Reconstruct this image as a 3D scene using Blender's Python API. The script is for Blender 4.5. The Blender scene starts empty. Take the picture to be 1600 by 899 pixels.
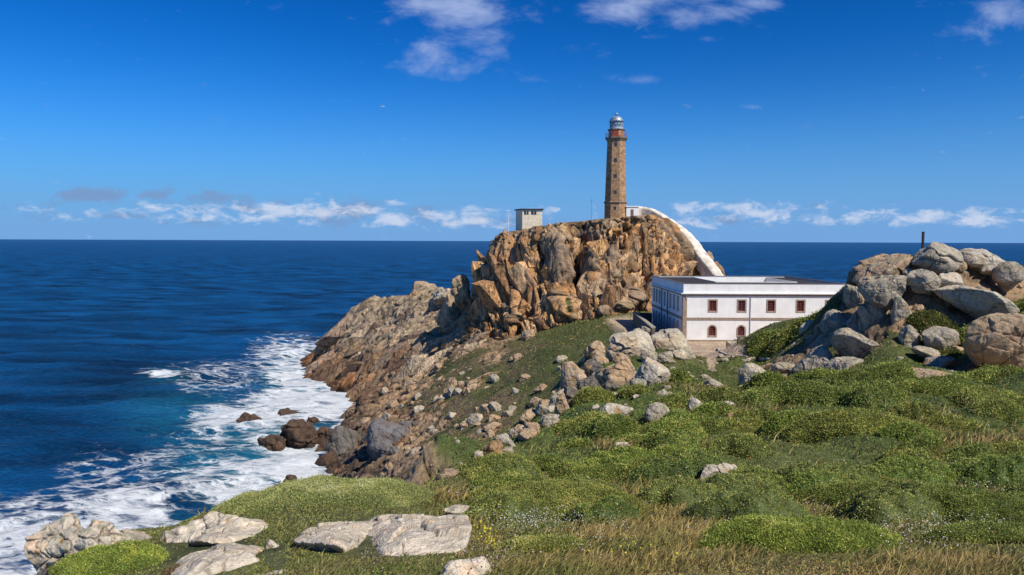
import bpy, math, random
import numpy as np
from mathutils import Matrix, Vector
from mathutils.geometry import tessellate_polygon

Q = 1.0                      # mesh density
rng = np.random.default_rng(7)
random.seed(7)
SC = bpy.context.scene
COL = SC.collection
F = 1200.0                   # focal length in photograph pixels (27 mm on 36 mm)
ZC = 46.0                    # eye height above the sea
PITCH = math.radians(3.50); ROLL = math.radians(0.21)
CAM = Matrix.Rotation(math.pi/2-PITCH, 3, 'X') @ Matrix.Rotation(ROLL, 3, 'Z')
CA = np.array(CAM)

# ------------------------------------------------------------------ points
def ray(px, py):
    px = np.asarray(px, float); py = np.asarray(py, float)
    d = np.stack([(px-800)/F, -(py-449.5)/F, -np.ones_like(px)], -1) @ CA.T
    return d / d[..., 1:2]            # scaled so y component = 1
def at(px, py, Y):
    r = ray(px, py)
    return np.array([r[..., 0]*Y, r[..., 1]*Y, ZC + r[..., 2]*Y]).T if np.ndim(Y) == 0 else \
        np.stack([r[..., 0]*Y, r[..., 1]*Y, ZC+r[..., 2]*Y], -1)
def sea_at(px, py):
    r = ray(px, py); return at(px, py, -ZC/r[2])
def project(P):
    q = (P-np.array([0, 0, ZC])) @ CA
    return 800+F*q[..., 0]/(-q[..., 2]), 449.5-F*q[..., 1]/(-q[..., 2])

# ------------------------------------------------------------------ noise
def _h(ix, iy, iz, seed):
    h = (ix.astype(np.uint32)*np.uint32(374761393) + iy.astype(np.uint32)*np.uint32(668265263)
         + iz.astype(np.uint32)*np.uint32(2246822519) + np.uint32((seed*3266489917) & 0xffffffff))
    h = (h ^ (h >> np.uint32(13)))*np.uint32(1274126177)
    h = (h ^ (h >> np.uint32(15)))*np.uint32(2654435761)
    return h ^ (h >> np.uint32(16))
def noise(P, scale=1.0, seed=0):
    p = np.asarray(P, np.float32)*np.float32(1.0/scale)
    i = np.floor(p).astype(np.int64); f = p-i
    s = f*f*f*(f*(f*6-15)+10)
    out = 0
    for dx in (0, 1):
        wx = s[..., 0] if dx else 1-s[..., 0]
        for dy in (0, 1):
            wy = s[..., 1] if dy else 1-s[..., 1]
            for dz in (0, 1):
                wz = s[..., 2] if dz else 1-s[..., 2]
                h = _h(i[..., 0]+dx, i[..., 1]+dy, i[..., 2]+dz, seed)
                g = ((h & 1023)/511.5-1)*(f[..., 0]-dx) + (((h >> 10) & 1023)/511.5-1)*(f[..., 1]-dy) \
                    + (((h >> 20) & 1023)/511.5-1)*(f[..., 2]-dz)
                out = out + wx*wy*wz*g
    return out.astype(np.float32)*1.4
def fbm(P, scale, octv=4, seed=0, gain=0.5):
    o = 0; a = 1; t = 0
    for k in range(octv):
        o = o + a*noise(P, scale/(2**k), seed+k*17); t += a; a *= gain
    return o/t
def worley(P, cell, seed=0):
    p = np.asarray(P, np.float32)/np.float32(cell)
    b = np.floor(p).astype(np.int64); n = len(p)
    f1 = np.full(n, 9e9, np.float32); f2 = f1.copy()
    hid = np.zeros(n, np.uint32); vec = np.zeros((n, 3), np.float32)
    for dx in (-1, 0, 1):
        for dy in (-1, 0, 1):
            for dz in (-1, 0, 1):
                c = b+np.array([dx, dy, dz])
                h = _h(c[:, 0], c[:, 1], c[:, 2], seed)
                s = np.stack([(h & 1023)/1023., ((h >> 10) & 1023)/1023., ((h >> 20) & 1023)/1023.], 1)
                v = p-(c+s).astype(np.float32)
                d = (v*v).sum(1)
                m = d < f1
                f2 = np.where(m, f1, np.minimum(f2, d))
                hid = np.where(m, h, hid); vec[m] = v[m]; f1 = np.where(m, d, f1)
    return np.sqrt(f1), np.sqrt(f2), hid, vec*cell
def hrand(h, k):
    h = (h ^ np.uint32(k*7919+13))*np.uint32(2654435761); h = h ^ (h >> np.uint32(15))
    return ((h*np.uint32(2246822519)) >> np.uint32(8)).astype(np.float32)/16777216.
def facets(P, cell, seed, tilt=0.6, crack=0.25):
    """blocky fractured-rock height: plane per cell, open joint between cells"""
    f1, f2, h, v = worley(P, cell, seed)
    o = (hrand(h, 1)-0.5)*cell*0.5
    t = np.stack([hrand(h, 2)-.5, hrand(h, 3)-.5, hrand(h, 4)-.5], 1)*2*tilt
    o = o+(v*t).sum(1)
    e = np.clip(1-(f2-f1)/0.13, 0, 1)
    return o-crack*cell*e*e, e, hrand(h, 5)
def sst(a, b, x):
    t = np.clip((x-a)/(b-a), 0, 1); return t*t*(3-2*t)
def mix(a, b, t):
    return a+(b-a)*(t[..., None] if np.ndim(t) and np.ndim(t) < np.ndim(b)+0 or (np.ndim(t) and np.ndim(b) == 1) else t)
def lerpc(A, b, t):
    return A*(1-t[:, None])+np.asarray(b, np.float32)*t[:, None]

# ------------------------------------------------------------------ materials
def newmat(name):
    m = bpy.data.materials.new(name); m.use_nodes = True
    nt = m.node_tree; nt.nodes.clear()
    out = nt.nodes.new('ShaderNodeOutputMaterial'); b = nt.nodes.new('ShaderNodeBsdfPrincipled')
    nt.links.new(b.outputs[0], out.inputs[0])
    return m, nt, b
def N(nt, t, **kw):
    n = nt.nodes.new(t)
    for k, v in kw.items():
        if k in n.inputs: n.inputs[k].default_value = v
        else: setattr(n, k, v)
    return n
def plain(name, c, rough=0.7, metal=0.0, var=0.15, scale=2.0, bump=0.0, spec=0.4):
    m, nt, b = newmat(name); L = nt.links.new
    tc = N(nt, 'ShaderNodeTexCoord'); no = N(nt, 'ShaderNodeTexNoise', Scale=scale, Detail=6.0)
    L(tc.outputs['Object'], no.inputs['Vector'])
    mr = N(nt, 'ShaderNodeMapRange'); mr.inputs[1].default_value = .3; mr.inputs[2].default_value = .7
    mr.inputs[3].default_value = 1-var; mr.inputs[4].default_value = 1+var
    L(no.outputs[0], mr.inputs[0])
    mx = N(nt, 'ShaderNodeVectorMath', operation='SCALE'); mx.inputs[0].default_value = c
    L(mr.outputs[0], mx.inputs['Scale']); L(mx.outputs[0], b.inputs['Base Color'])
    b.inputs['Roughness'].default_value = rough; b.inputs['Metallic'].default_value = metal
    b.inputs['Specular IOR Level'].default_value = spec
    if bump:
        bp = N(nt, 'ShaderNodeBump', Strength=bump, Distance=.05); L(no.outputs[0], bp.inputs['Height'])
        L(bp.outputs[0], b.inputs['Normal'])
    return m
def attrmat(name, scales, var, bump, rough=.85, spec=.25, trans=0.0, cracks=()):
    """vertex colour 'Col' times fine procedural grain, plus bump"""
    m, nt, b = newmat(name); L = nt.links.new
    at_ = N(nt, 'ShaderNodeAttribute', attribute_name='Col')
    geo = N(nt, 'ShaderNodeNewGeometry')
    cur = at_.outputs['Color']; hsum = None
    for i, s in enumerate(scales):
        no = N(nt, 'ShaderNodeTexNoise', Scale=s, Detail=8.0, Roughness=.65)
        L(geo.outputs['Position'], no.inputs['Vector'])
        mr = N(nt, 'ShaderNodeMapRange'); mr.inputs[1].default_value = .32; mr.inputs[2].default_value = .68
        mr.inputs[3].default_value = 1-var; mr.inputs[4].default_value = 1+var
        L(no.outputs[0], mr.inputs[0])
        mx = N(nt, 'ShaderNodeVectorMath', operation='SCALE'); L(cur, mx.inputs[0]); L(mr.outputs[0], mx.inputs['Scale'])
        cur = mx.outputs[0]
        if bump:
            ad = N(nt, 'ShaderNodeMath', operation='MULTIPLY'); L(no.outputs[0], ad.inputs[0]); ad.inputs[1].default_value = 1.0/s
            if hsum is None: hsum = ad.outputs[0]
            else:
                a2 = N(nt, 'ShaderNodeMath', operation='ADD'); L(hsum, a2.inputs[0]); L(ad.outputs[0], a2.inputs[1]); hsum = a2.outputs[0]
    for (sc3, wdt, dk, dp) in cracks:
        mpn = N(nt, 'ShaderNodeMapping'); mpn.inputs['Rotation'].default_value = (0, math.radians(-18), .3); mpn.inputs['Scale'].default_value = sc3
        L(geo.outputs['Position'], mpn.inputs['Vector'])
        no = N(nt, 'ShaderNodeTexNoise', Scale=1.0, Detail=4.0, Roughness=.55, Distortion=.6); L(mpn.outputs[0], no.inputs['Vector'])
        s1 = N(nt, 'ShaderNodeMath', operation='SUBTRACT'); L(no.outputs[0], s1.inputs[0]); s1.inputs[1].default_value = .5
        s2 = N(nt, 'ShaderNodeMath', operation='ABSOLUTE'); L(s1.outputs[0], s2.inputs[0])
        mr = N(nt, 'ShaderNodeMapRange', interpolation_type='SMOOTHSTEP'); L(s2.outputs[0], mr.inputs[0]); mr.inputs[1].default_value = 0; mr.inputs[2].default_value = wdt
        mr.inputs[3].default_value = dk; mr.inputs[4].default_value = 1.0
        mx = N(nt, 'ShaderNodeVectorMath', operation='SCALE'); L(cur, mx.inputs[0]); L(mr.outputs[0], mx.inputs['Scale']); cur = mx.outputs[0]
        ad = N(nt, 'ShaderNodeMath', operation='MULTIPLY'); L(mr.outputs[0], ad.inputs[0]); ad.inputs[1].default_value = dp
        if hsum is not None:
            a2 = N(nt, 'ShaderNodeMath', operation='ADD'); L(hsum, a2.inputs[0]); L(ad.outputs[0], a2.inputs[1]); hsum = a2.outputs[0]
    L(cur, b.inputs['Base Color'])
    b.inputs['Roughness'].default_value = rough; b.inputs['Specular IOR Level'].default_value = spec
    if bump:
        bp = N(nt, 'ShaderNodeBump', Strength=bump, Distance=1.0); L(hsum, bp.inputs['Height']); L(bp.outputs[0], b.inputs['Normal'])
    if trans:
        tr = N(nt, 'ShaderNodeBsdfTranslucent'); L(cur, tr.inputs[0]); ms = N(nt, 'ShaderNodeMixShader'); ms.inputs[0].default_value = trans
        L(b.outputs[0], ms.inputs[1]); L(tr.outputs[0], ms.inputs[2]); L(ms.outputs[0], nt.nodes['Material Output'].inputs[0])
    return m
M_ROCK = attrmat('granite', (0.9, 6.0), .22, 0.55)
M_CLIFF = attrmat('weathered_cliff', (0.45, 2.5, 9.0), .22, 0.6)
M_CRAG = attrmat('fractured_granite', (0.9, 5.0), .26, 0.7, cracks=(((.5, .5, .11), .035, .30, .5), ((1.5, 1.5, .35), .05, .5, .15)))
M_LEAF = attrmat('leaves', (), 0, 0, .6, .25, .28)
M_GRASS = attrmat('grass_blades', (), 0, 0, .6, .2, .25)
M_WHITE = plain('white_render', (.86, .84, .79), .85, var=.08, scale=.5)
def streaks(m):
    nt = m.node_tree; b = [n for n in nt.nodes if n.type == 'BSDF_PRINCIPLED'][0]; src = b.inputs['Base Color'].links[0].from_socket
    tc = N(nt, 'ShaderNodeTexCoord'); mp = N(nt, 'ShaderNodeMapping'); mp.inputs['Scale'].default_value = (2.2, 2.2, .18); nt.links.new(tc.outputs['Object'], mp.inputs['Vector'])
    no = N(nt, 'ShaderNodeTexNoise', Scale=1.0, Detail=7.0, Roughness=.7); nt.links.new(mp.outputs[0], no.inputs['Vector'])
    mr = N(nt, 'ShaderNodeMapRange'); nt.links.new(no.outputs[0], mr.inputs[0]); mr.inputs[1].default_value = .56; mr.inputs[2].default_value = .78; mr.inputs[4].default_value = .55
    mx = N(nt, 'ShaderNodeMix', data_type='RGBA'); nt.links.new(mr.outputs[0], mx.inputs[0]); nt.links.new(src, mx.inputs[6]); mx.inputs[7].default_value = (.42, .36, .28, 1); nt.links.new(mx.outputs[2], b.inputs['Base Color'])
streaks(M_WHITE)
M_STONE = plain('trim_stone', (.33, .25, .18), .85, var=.3, scale=3, bump=.2)
M_RED = plain('red_paint', (.42, .045, .03), .5)
M_GALRED = plain('gallery_red_paint', (.36, .06, .035), .5)
M_BROWNF = plain('oxblood_window_paint', (.23, .045, .035), .5)
M_GLASSD = plain('dark_glazing', (.045, .04, .05), .12, var=.3, spec=.6)
M_ROOF = plain('dark_roof_sheet', (.035, .03, .027), .8, var=.4, scale=1.5)
M_GREYP = plain('grey_pipe', (.45, .46, .48), .5)
M_HUT = plain('cream_render', (.78, .66, .47), .85, var=.18, scale=1.2)
M_METAL = plain('silver_dome_metal', (.30, .36, .40), .5, metal=.45, var=.25)
M_LGLASS = plain('lantern_glass', (.10, .20, .26), .08, var=.4, scale=3, spec=.8)
streaks(M_HUT)
M_RUST = plain('rusty_post', (.04, .025, .02), .8, var=.4)
M_MAST = plain('white_mast_paint', (.75, .76, .78), .5)
M_GULL = plain('gull_white', (.8, .8, .8), .7)

# ------------------------------------------------------------------ mesh builders
def raw_mesh(name, V, Fc, mat, col=None, smooth=True):
    V = np.ascontiguousarray(V, np.float32); Fc = np.asarray(Fc)
    me = bpy.data.meshes.new(name); k = Fc.shape[1]; nf = len(Fc)
    me.vertices.add(len(V)); me.vertices.foreach_set('co', V.ravel())
    me.loops.add(nf*k); me.loops.foreach_set('vertex_index', np.ascontiguousarray(Fc, np.int32).ravel())
    me.polygons.add(nf); me.polygons.foreach_set('loop_start', np.arange(0, nf*k, k, dtype=np.int32))
    me.polygons.foreach_set('use_smooth', np.full(nf, smooth, bool))
    me.update(calc_edges=True)
    if col is not None:
        a = me.color_attributes.new('Col', 'FLOAT_COLOR', 'POINT')
        c = np.ones((len(V), 4), np.float32); c[:, :3] = np.clip(col, 0.002, 1)
        a.data.foreach_set('color', c.ravel())
    me.materials.append(mat)
    return me
def link(name, me, parent=None):
    o = bpy.data.objects.new(name, me); COL.objects.link(o)
    if parent is not None: o.parent = parent
    return o
def tag(o, label, cat, group=None, kind=None):
    if label: o['label'] = label
    if cat: o['category'] = cat
    if group: o['group'] = group
    if kind: o['kind'] = kind
    return o
def thing(name, label, cat, loc=(0, 0, 0), group=None, rotz=0):
    o = bpy.data.objects.new(name, None); COL.objects.link(o); o.location = loc; o.rotation_euler[2] = rotz
    o.empty_display_size = .5
    return tag(o, label, cat, group)
class MB:
    def __init__(s): s.v = []; s.f = []
    def add(s, vs, fs):
        b = len(s.v); s.v += [tuple(map(float, v)) for v in vs]; s.f += [tuple(i+b for i in f) for f in fs]; return s
    def box(s, x0, y0, z0, x1, y1, z1):
        return s.add([(x0, y0, z0), (x1, y0, z0), (x1, y1, z0), (x0, y1, z0), (x0, y0, z1), (x1, y0, z1), (x1, y1, z1), (x0, y1, z1)],
                     [(0, 3, 2, 1), (4, 5, 6, 7), (0, 1, 5, 4), (1, 2, 6, 5), (2, 3, 7, 6), (3, 0, 4, 7)])
    def loft(s, rings, n=8, a0=0.0, cap=True):
        vs = []; fs = []
        for r, z in rings:
            for k in range(n):
                a = a0+2*math.pi*k/n; vs.append((r*math.sin(a), -r*math.cos(a), z))
        m = len(rings)
        for i in range(m-1):
            for k in range(n):
                k2 = (k+1) % n; fs.append((i*n+k, i*n+k2, (i+1)*n+k2, (i+1)*n+k))
        if cap: fs.append(tuple(range(n))[::-1]); fs.append(tuple((m-1)*n+k for k in range(n)))
        return s.add(vs, fs)
    def tube(s, pts, r, n=8, cap=True):
        pts = [Vector(p) for p in pts]; vs = []; fs = []
        for i, p in enumerate(pts):
            d = (pts[min(i+1, len(pts)-1)]-pts[max(i-1, 0)]).normalized()
            a = d.cross(Vector((0, 0, 1)) if abs(d.z) < .95 else Vector((1, 0, 0))).normalized(); b = d.cross(a)
            rr = r[i] if isinstance(r, (list, tuple)) else r
            for k in range(n):
                t = 2*math.pi*k/n; vs.append(p+(a*math.cos(t)+b*math.sin(t))*rr)
        for i in range(len(pts)-1):
            for k in range(n):
                k2 = (k+1) % n; fs.append((i*n+k, i*n+k2, (i+1)*n+k2, (i+1)*n+k))
        if cap: fs.append(tuple(range(n))); fs.append(tuple((len(pts)-1)*n+k for k in range(n))[::-1])
        return s.add(vs, fs)
    def build(s, name, mat, parent=None, smooth=False, M=None):
        me = bpy.data.meshes.new(name); me.from_pydata(s.v, [], s.f); me.materials.append(mat)
        if M is not None: me.transform(M)
        import bmesh
        bm = bmesh.new(); bm.from_mesh(me); bmesh.ops.recalc_face_normals(bm, faces=bm.faces); bm.to_mesh(me); bm.free()
        if smooth:
            me.polygons.foreach_set('use_smooth', [True]*len(me.polygons))
        return link(name, me, parent)

# ------------------------------------------------------------------ terrain height
CP = [  # (px, py, D): what the photograph shows of the ground
 (100,899,13),(250,899,12),(400,899,10.5),(800,899,9.5),(1200,899,9),(1600,899,8.5),
 (60,850,15),(160,835,15.5),(260,835,15.5),(400,845,13.5),(800,840,12.5),(1200,840,12),(1600,840,11.5),
 (330,800,19),(500,800,17),(700,800,17.5),(900,800,17),(1200,800,17),(1600,800,17),
 (450,775,20.5),(560,768,22),(650,765,23),(740,765,26),(900,750,25),(1200,750,23),(1600,750,22),
 (850,702,42),(1000,700,38),(1200,700,34),(1600,700,31),
 (900,650,68),(1000,650,62),(1200,650,52),(1400,650,44),(1600,650,42),
 (1050,600,88),(1200,605,76),(1400,600,62),(1600,600,55),
 (1300,580,74),(1450,580,66),(1600,580,62),(1100,560,108),(1200,560,100),
 (1030,533,124),(1100,533,124),(1180,533,124),
 (1460,406,80),(1350,450,84),(1300,473,88),(1560,430,82),(1640,458,82),(1400,518,72),(1480,523,72),(1350,545,74),(1500,488,75),
 (1270,520,90),(1290,497,98),(1200,518,105),(1240,512,103),(1600,500,68),
 (1000,560,98),(920,600,92),(880,640,84),(850,680,76),(800,722,58),(740,748,42),(690,760,32),
 (850,640,115),(850,600,130),(850,560,145),(850,530,160),
 (950,540,135),(1000,500,150),(950,500,158),(900,515,160),(1000,530,125),(920,560,118),
 (800,700,100),(800,660,115),(800,620,130),(800,580,148),(800,545,165),
 (700,760,90),(700,720,105),(700,680,122),(700,640,142),(700,600,162),(700,560,182),(700,530,200),
 (620,745,118),(620,700,138),(620,660,158),(620,620,185),(620,580,208),(620,540,230),(620,500,245),
 (550,740,138),(550,700,155),(550,660,178),(550,600,230),(550,560,248),(550,520,262),(550,490,270),
 (507,735,153),(525,690,172),(540,660,190),(556,630,215),(505,600,245),(482,585,262),(484,562,290),(500,570,270),(510,530,282),
 (600,470,264),(650,458,260),(700,455,252),(680,480,240)]
WP = [  # (u, D, z): hidden ground
 (-.26,300,-5),(-.15,310,-6),(-.05,300,-5),(.1,300,-5),(.3,300,-6),(.5,300,-6),(.7,280,-6),
 (-.3,300,-6),(-.31,262,-6),(-.29,235,-6),(-.255,215,-5),(-.25,190,-6),(-.27,165,-6),(-.28,140,-6),(-.3,115,-6),
 (-.05,262,6),(.1,260,4),(.25,255,2),(.25,225,20),(.4,200,14),(.42,160,24),(.55,200,6),(.55,150,18),
 (.55,110,31),(.65,110,33),(.75,85,41),(.85,70,40),(.45,110,31),(.72,150,14),
 (-.25,35,25),(-.25,60,5),(-.25,90,-3),(-.4,25,27),(-.4,40,4),(-.4,60,-6),(-.1,33,30),(-.12,60,19),(-.12,90,13),(-.2,35,25),(-.18,60,10),(-.18,90,4),
 (-.6,25,14),(-.6,40,-2),(-.72,14,30),(-.8,30,0),(-.62,13,37.5),(-.58,17,26),(-.5,19,25),(-.5,30,6),(-.6,60,-6),(-.85,60,-6),(-.4,90,-6),(-.8,120,-6),
 (-.5,130,-6),(-.5,200,-6),(-.5,300,-6),(-.8,200,-6),(-.8,300,-6),
 (-.6,8,41.4),(-.7,5,42.6),(-.35,5,43.0),(0,5,43.1),(.35,5,43.2),(.7,5,43.2),(-.7,3,43.6),(-.3,3,43.8),(0,3,43.8),(.3,3,43.8),(.7,3,43.8),(-.3,7.5,42.1),(0,7.5,42.3),(.35,7.3,42.4),(.7,7,42.5),
 (.85,9,42.0),(.85,12,41),(.85,18,40.2),(.85,26,39),(.85,40,37.5),(-.85,8,39)]
RC = .05
def _phi(du, dw): return -np.sqrt(du*du+dw*dw+RC*RC)
def fit(CPs, WPs):
    cu = []; cw = []; cz = []
    for px, py, D in CPs:
        p = at(px, py, float(D)); cu.append(p[0]/D); cw.append(math.log(D)); cz.append(p[2])
    for u, D, z in WPs: cu.append(u); cw.append(math.log(D)); cz.append(z)
    cu = np.array(cu); cw = np.array(cw); cz = np.array(cz); n = len(cu)
    A = np.zeros((n+3, n+3)); A[:n, :n] = _phi(cu[:, None]-cu, cw[:, None]-cw)+np.eye(n)*.0004
    A[:n, n] = 1; A[:n, n+1] = cu; A[:n, n+2] = cw; A[n:, :n] = A[:n, n:].T
    S = np.linalg.solve(A, np.concatenate([cz, [0, 0, 0]]))
    def f(u, w):
        o = S[n]+S[n+1]*u+S[n+2]*w
        for k in range(n): o = o+S[k]*_phi(u-cu[k], w-cw[k])
        return o
    return f
fA = fit([c for c in CP if c[2] < 30 or (c[0] > 680 and c[2] < 70)], [w for w in WP if w[1] <= 9 or w[0] > .3 and w[1] < 80]+[(-.85,12,39.5),(-.85,18,38),(-.85,30,36),(-.5,30,36),(-.2,40,34)])
fB = fit([c for c in CP if not (c[0] < 680 and c[2] < 30)], [w for w in WP if not (w[0] < -.45 and 9 < w[1] < 20)]+[(-.6,16,18),(-.6,12,28),(-.4,14,33),(-.2,22,33),(-.3,20,31)])
EDU = np.array([-.9, -.61, -.5, -.45, -.38, -.30, -.2, -.125, -.08]); EDD = np.array([12, 15.6, 16.2, 16.6, 20., 22, 23.5, 25, 28.])
def Hrbf(u, D):
    u = np.clip(np.asarray(u, float), -.88, .88); D = np.asarray(D, float); w = np.log(D); e = np.interp(u, EDU, EDD)
    t = sst(1.0, 1.32, D/e); t = np.maximum(t, sst(-.617, -.66, u)*sst(9, 11, D))
    o = fB(u, w); m = t < 1
    if np.ndim(o) == 0: return fA(u, w)*(1-t)+o*t if t < 1 else o
    o[m] = fA(u[m], w[m])*(1-t[m])+o[m]*t[m]
    return o
CRAGP = np.array([(-14,196),(-12,186),(-7,180),(-2,177),(4,174),(10,171),(14,172),(17,170),(24,169),(30,171),(37,172),(44,176),(52,182),(60,190),(62,205),(52,224),(30,230),(5,228),(-10,218),(-16,206)], float)
TOPX = [700,724,727,740,762,769,772,788,830,870,940,985,1015,1030,1042,1055,1070,1085,1098,1112,1140,1170]
TOPY = [470,428,410,400,394,383,375,363,356,349,342,339,335,341,351,364,380,396,410,424,436,470]
def sdf(x, y):
    d = np.full(x.shape, 1e9); ins = np.zeros(x.shape, bool); n = len(CRAGP)
    for i in range(n):
        a = CRAGP[i]; b = CRAGP[(i+1) % n]; e = b-a
        wx = x-a[0]; wy = y-a[1]; t = np.clip((wx*e[0]+wy*e[1])/(e@e), 0, 1)
        d = np.minimum(d, np.hypot(wx-t*e[0], wy-t*e[1]))
        c = ((a[1] <= y) & (b[1] > y)) | ((b[1] <= y) & (a[1] > y))
        with np.errstate(divide='ignore', invalid='ignore'):
            ins ^= c & (x < a[0]+(y-a[1])*e[0]/(e[1] if e[1] else 1e-9))
    return np.where(ins, d, -d)
def Hcrag(x, y, h):
    sd = sdf(x, y)
    P = np.stack([x, y, x*0], -1)
    sd = sd+noise(P, 9, 3)*2.2+noise(P, 4, 4)*1.2
    px = x/y*F+800
    gul = np.exp(-((px-906)/7)**2)*4.0+np.exp(-((px-1000)/8)**2)*2.5+np.exp(-((px-812)/6)**2)*1.8
    sd = sd-gul*sst(200, 188, y)
    zt = ZC+(375-np.interp(px, TOPX, TOPY))/F*np.clip(y, 190, 196)
    s = np.clip(sd/11.0, 0, 1)
    s = .62*s**.8+.38*sst(.35, .8, s)
    m = sst(-2.5, .5, sd)
    return np.where(sd > -2.5, h+np.maximum(zt-h, 0)*s*m, h), sst(-3, .5, sd)
def wpix(u, D, z):                 # screen-free helper: photograph coordinates of a ground point
    return project(np.stack([u*D, D, z], -1))
def blob(qx, qy, L):
    o = np.zeros(qx.shape)
    for (cx, cy, rx, ry, *r) in L:
        s = r[0] if r else 1
        o = np.maximum(o, s*np.exp(-(((qx-cx)/rx)**2+((qy-cy)/ry)**2)**1.5))
    return o
def ground(u, D, masks=False):
    u = np.asarray(u, float); D = np.asarray(D, float)
    x = u*D; y = D
    h0 = Hrbf(u, D); P = np.stack([x, y, x*0], -1)
    qx, qy = wpix(u, D, h0)
    head = sst(195, 215, y)*sst(.03, -.05, u)                    # headland mass
    slope = sst(95, 118, y)*sst(.04, -.01, u-(0.0003*(y-100)))*sst(215, 200, y)
    near = sst(60, 30, y)
    low = sst(9, 3, h0)*sst(70, 90, y)
    nrm = fbm(P, 26, 3, 40)
    h = h0+nrm*np.clip(D/60, .15, 2.0)*.9
    h = h+fbm(P, 5, 4, 50)*(.35+1.2*np.maximum(head, low)+.5*slope)*np.clip(D/50, .3, 1)
    # cushion heath: overlapping domes, bigger on the right-hand slope
    c1 = worley(np.stack([x, y*1.0, x*0+.37], -1).reshape(-1, 3), 3.6, 61)[0].reshape(x.shape)
    c2 = worley(np.stack([x, y*1.0, x*0+.37], -1).reshape(-1, 3), 1.3, 62)[0].reshape(x.shape)
    heath = sst(-.25, .15, fbm(P, 11, 2, 63)+.22)*sst(112, 100, y)*sst(20, 26, y+3*nrm)*sst(-.14, -.08, u)
    heath = heath*(1-blob(qx, qy, [(1110, 548, 70, 22), (1170, 640, 20, 10), (1580, 588, 90, 14)]))
    outc = np.exp(-(((x-44)/21)**2+((y-78)/11)**2)**2)
    heath = heath*(1-outc)
    h = h+heath*(1-np.clip(c1, 0, 1)**2)*1.25*np.clip(D/35, .5, 1)+heath*(1-np.clip(c2, 0, 1)**2)*.32
    # level court round the building
    fl = sst(3.5, 0.5, np.maximum(np.maximum(21.5-x, x-60), np.maximum(113-y, y-158)))
    h = h*(1-fl)+29.62*fl
    cr = np.zeros(x.shape)
    m = (y > 150) & (y < 245) & (x > -30) & (x < 80)
    if m.any():
        hh, cc = Hcrag(x[m], y[m], h[m]); h[m] = hh; cr[m] = cc
    if not masks: return h
    return h, dict(head=head, slope=slope, near=near, low=low, heath=heath, crag=cr, qx=qx, qy=qy, nrm=nrm, fl=fl, P=P, outc=outc)

# ------------------------------------------------------------------ terrain mesh
def seg(a, b, step, ratio=None):
    if ratio: n = int(math.log(b/a)/math.log(ratio)); return list(np.geomspace(a, b, n, endpoint=False))
    return list(np.arange(a, b, step))
Dr = np.array(seg(5, 60, 0, 1+.012/Q)+seg(60, 158, .34/Q)+seg(158, 200, .155/Q)+seg(200, 312, .36/Q))
Uc = np.concatenate([np.linspace(-1.1, -.72, 40, endpoint=False), np.linspace(-.72, .74, int(1000*Q), endpoint=False), np.linspace(.74, 1.25, 110)])
UU, DD = np.meshgrid(Uc, Dr)
Z0, MK = ground(UU, DD, True)
P0 = np.stack([UU*DD, DD, Z0], -1)
du = np.gradient(P0, axis=1); dv = np.gradient(P0, axis=0)
Nn = np.cross(du, dv); Nn /= np.linalg.norm(Nn, axis=-1, keepdims=True); Nn[Nn[..., 2] < 0] *= -1
steep = 1-Nn[..., 2]
P3 = P0.reshape(-1, 3).astype(np.float32)
fine = fbm(P3, 7, 4, 80).reshape(UU.shape); fine2 = fbm(P3, 2.2, 3, 81).reshape(UU.shape)
qx, qy = MK['qx'], MK['qy']
grassy = blob(qx, qy, [(930,525,95,28,1.25),(860,565,60,30,1.1),(820,600,50,28,.8),(660,505,35,14,.55),(760,590,60,20,.75),(690,625,50,22,.5),(760,640,60,25,.5)])
rk = np.maximum.reduce([MK['crag']*1.0, MK['head']*.95, MK['low']*1.1,
                        MK['slope']*(.42+.36*sst(720, 570, qx))])
left_cliff = sst(-.05, -.1, UU)*sst(22, 30, DD)*sst(120, 100, DD)
rk = np.maximum(rk, left_cliff)
rk = np.maximum(rk, blob(qx, qy, [(1400,470,110,60,.9),(1540,440,110,40,.9),(1480,582,90,8,1),(1580,590,60,8,1)]))
rk = np.maximum(rk, blob(qx, qy, [(960,560,90,45,.45),(880,620,40,45,.6)]))
rk = np.maximum(rk, MK['outc']*.62)
rk = rk-grassy*.8+fine*.55+fine2*.35
rk = np.maximum(rk, sst(.45, .7, steep)*1.2*(MK['near'] < .5))
rock = sst(.33, .5, rk)*(1-MK['fl']); rock = rock*(1-MK['heath']*.85*(MK['low'] < .1)*(MK['crag'] < .5))
fr = rock.ravel(); idx = np.nonzero(fr > .02)[0]
# rock breakup
Pr = P3[idx]; cg = MK['crag'].ravel()[idx]; hd = MK['head'].ravel()[idx]
th = -.35*cg+.75*(1-cg)                                          # dip direction per region
ax = np.stack([np.sin(th), 0*th, np.cos(th)], 1).astype(np.float32)
al = (Pr*ax).sum(1, keepdims=True)
Pa = Pr-ax*al*(.55)                                             # stretch cells along the dip
far = np.clip(Pr[:, 1]/150, .25, 1)
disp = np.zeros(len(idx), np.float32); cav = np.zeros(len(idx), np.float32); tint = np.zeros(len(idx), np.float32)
for cell, amp, sd_, cr_ in ((9.0, .5, 1, .2), (4.2, .7, 2, .22), (2.0, .8, 3, .25), (.9, .8, 4, .22)):
    w = fbm(Pr, cell*.9, 2, 90+sd_)[:, None]*cell*.12
    f, e, r = facets(Pa+w, cell, 100+sd_, .55, cr_)
    k = amp*(1.0 if cell < 3 else (.35+.65*np.maximum(cg, .8*hd)))
    if cell == 9.0: k = k*cg
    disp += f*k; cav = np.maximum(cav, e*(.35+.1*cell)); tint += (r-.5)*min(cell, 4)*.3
disp *= sst(.02, .6, fr[idx])*np.clip(far, .5, 1)
n3 = Nn.reshape(-1, 3)[idx]; 
hz = n3.copy(); hz[:, 2] *= .6
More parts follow.
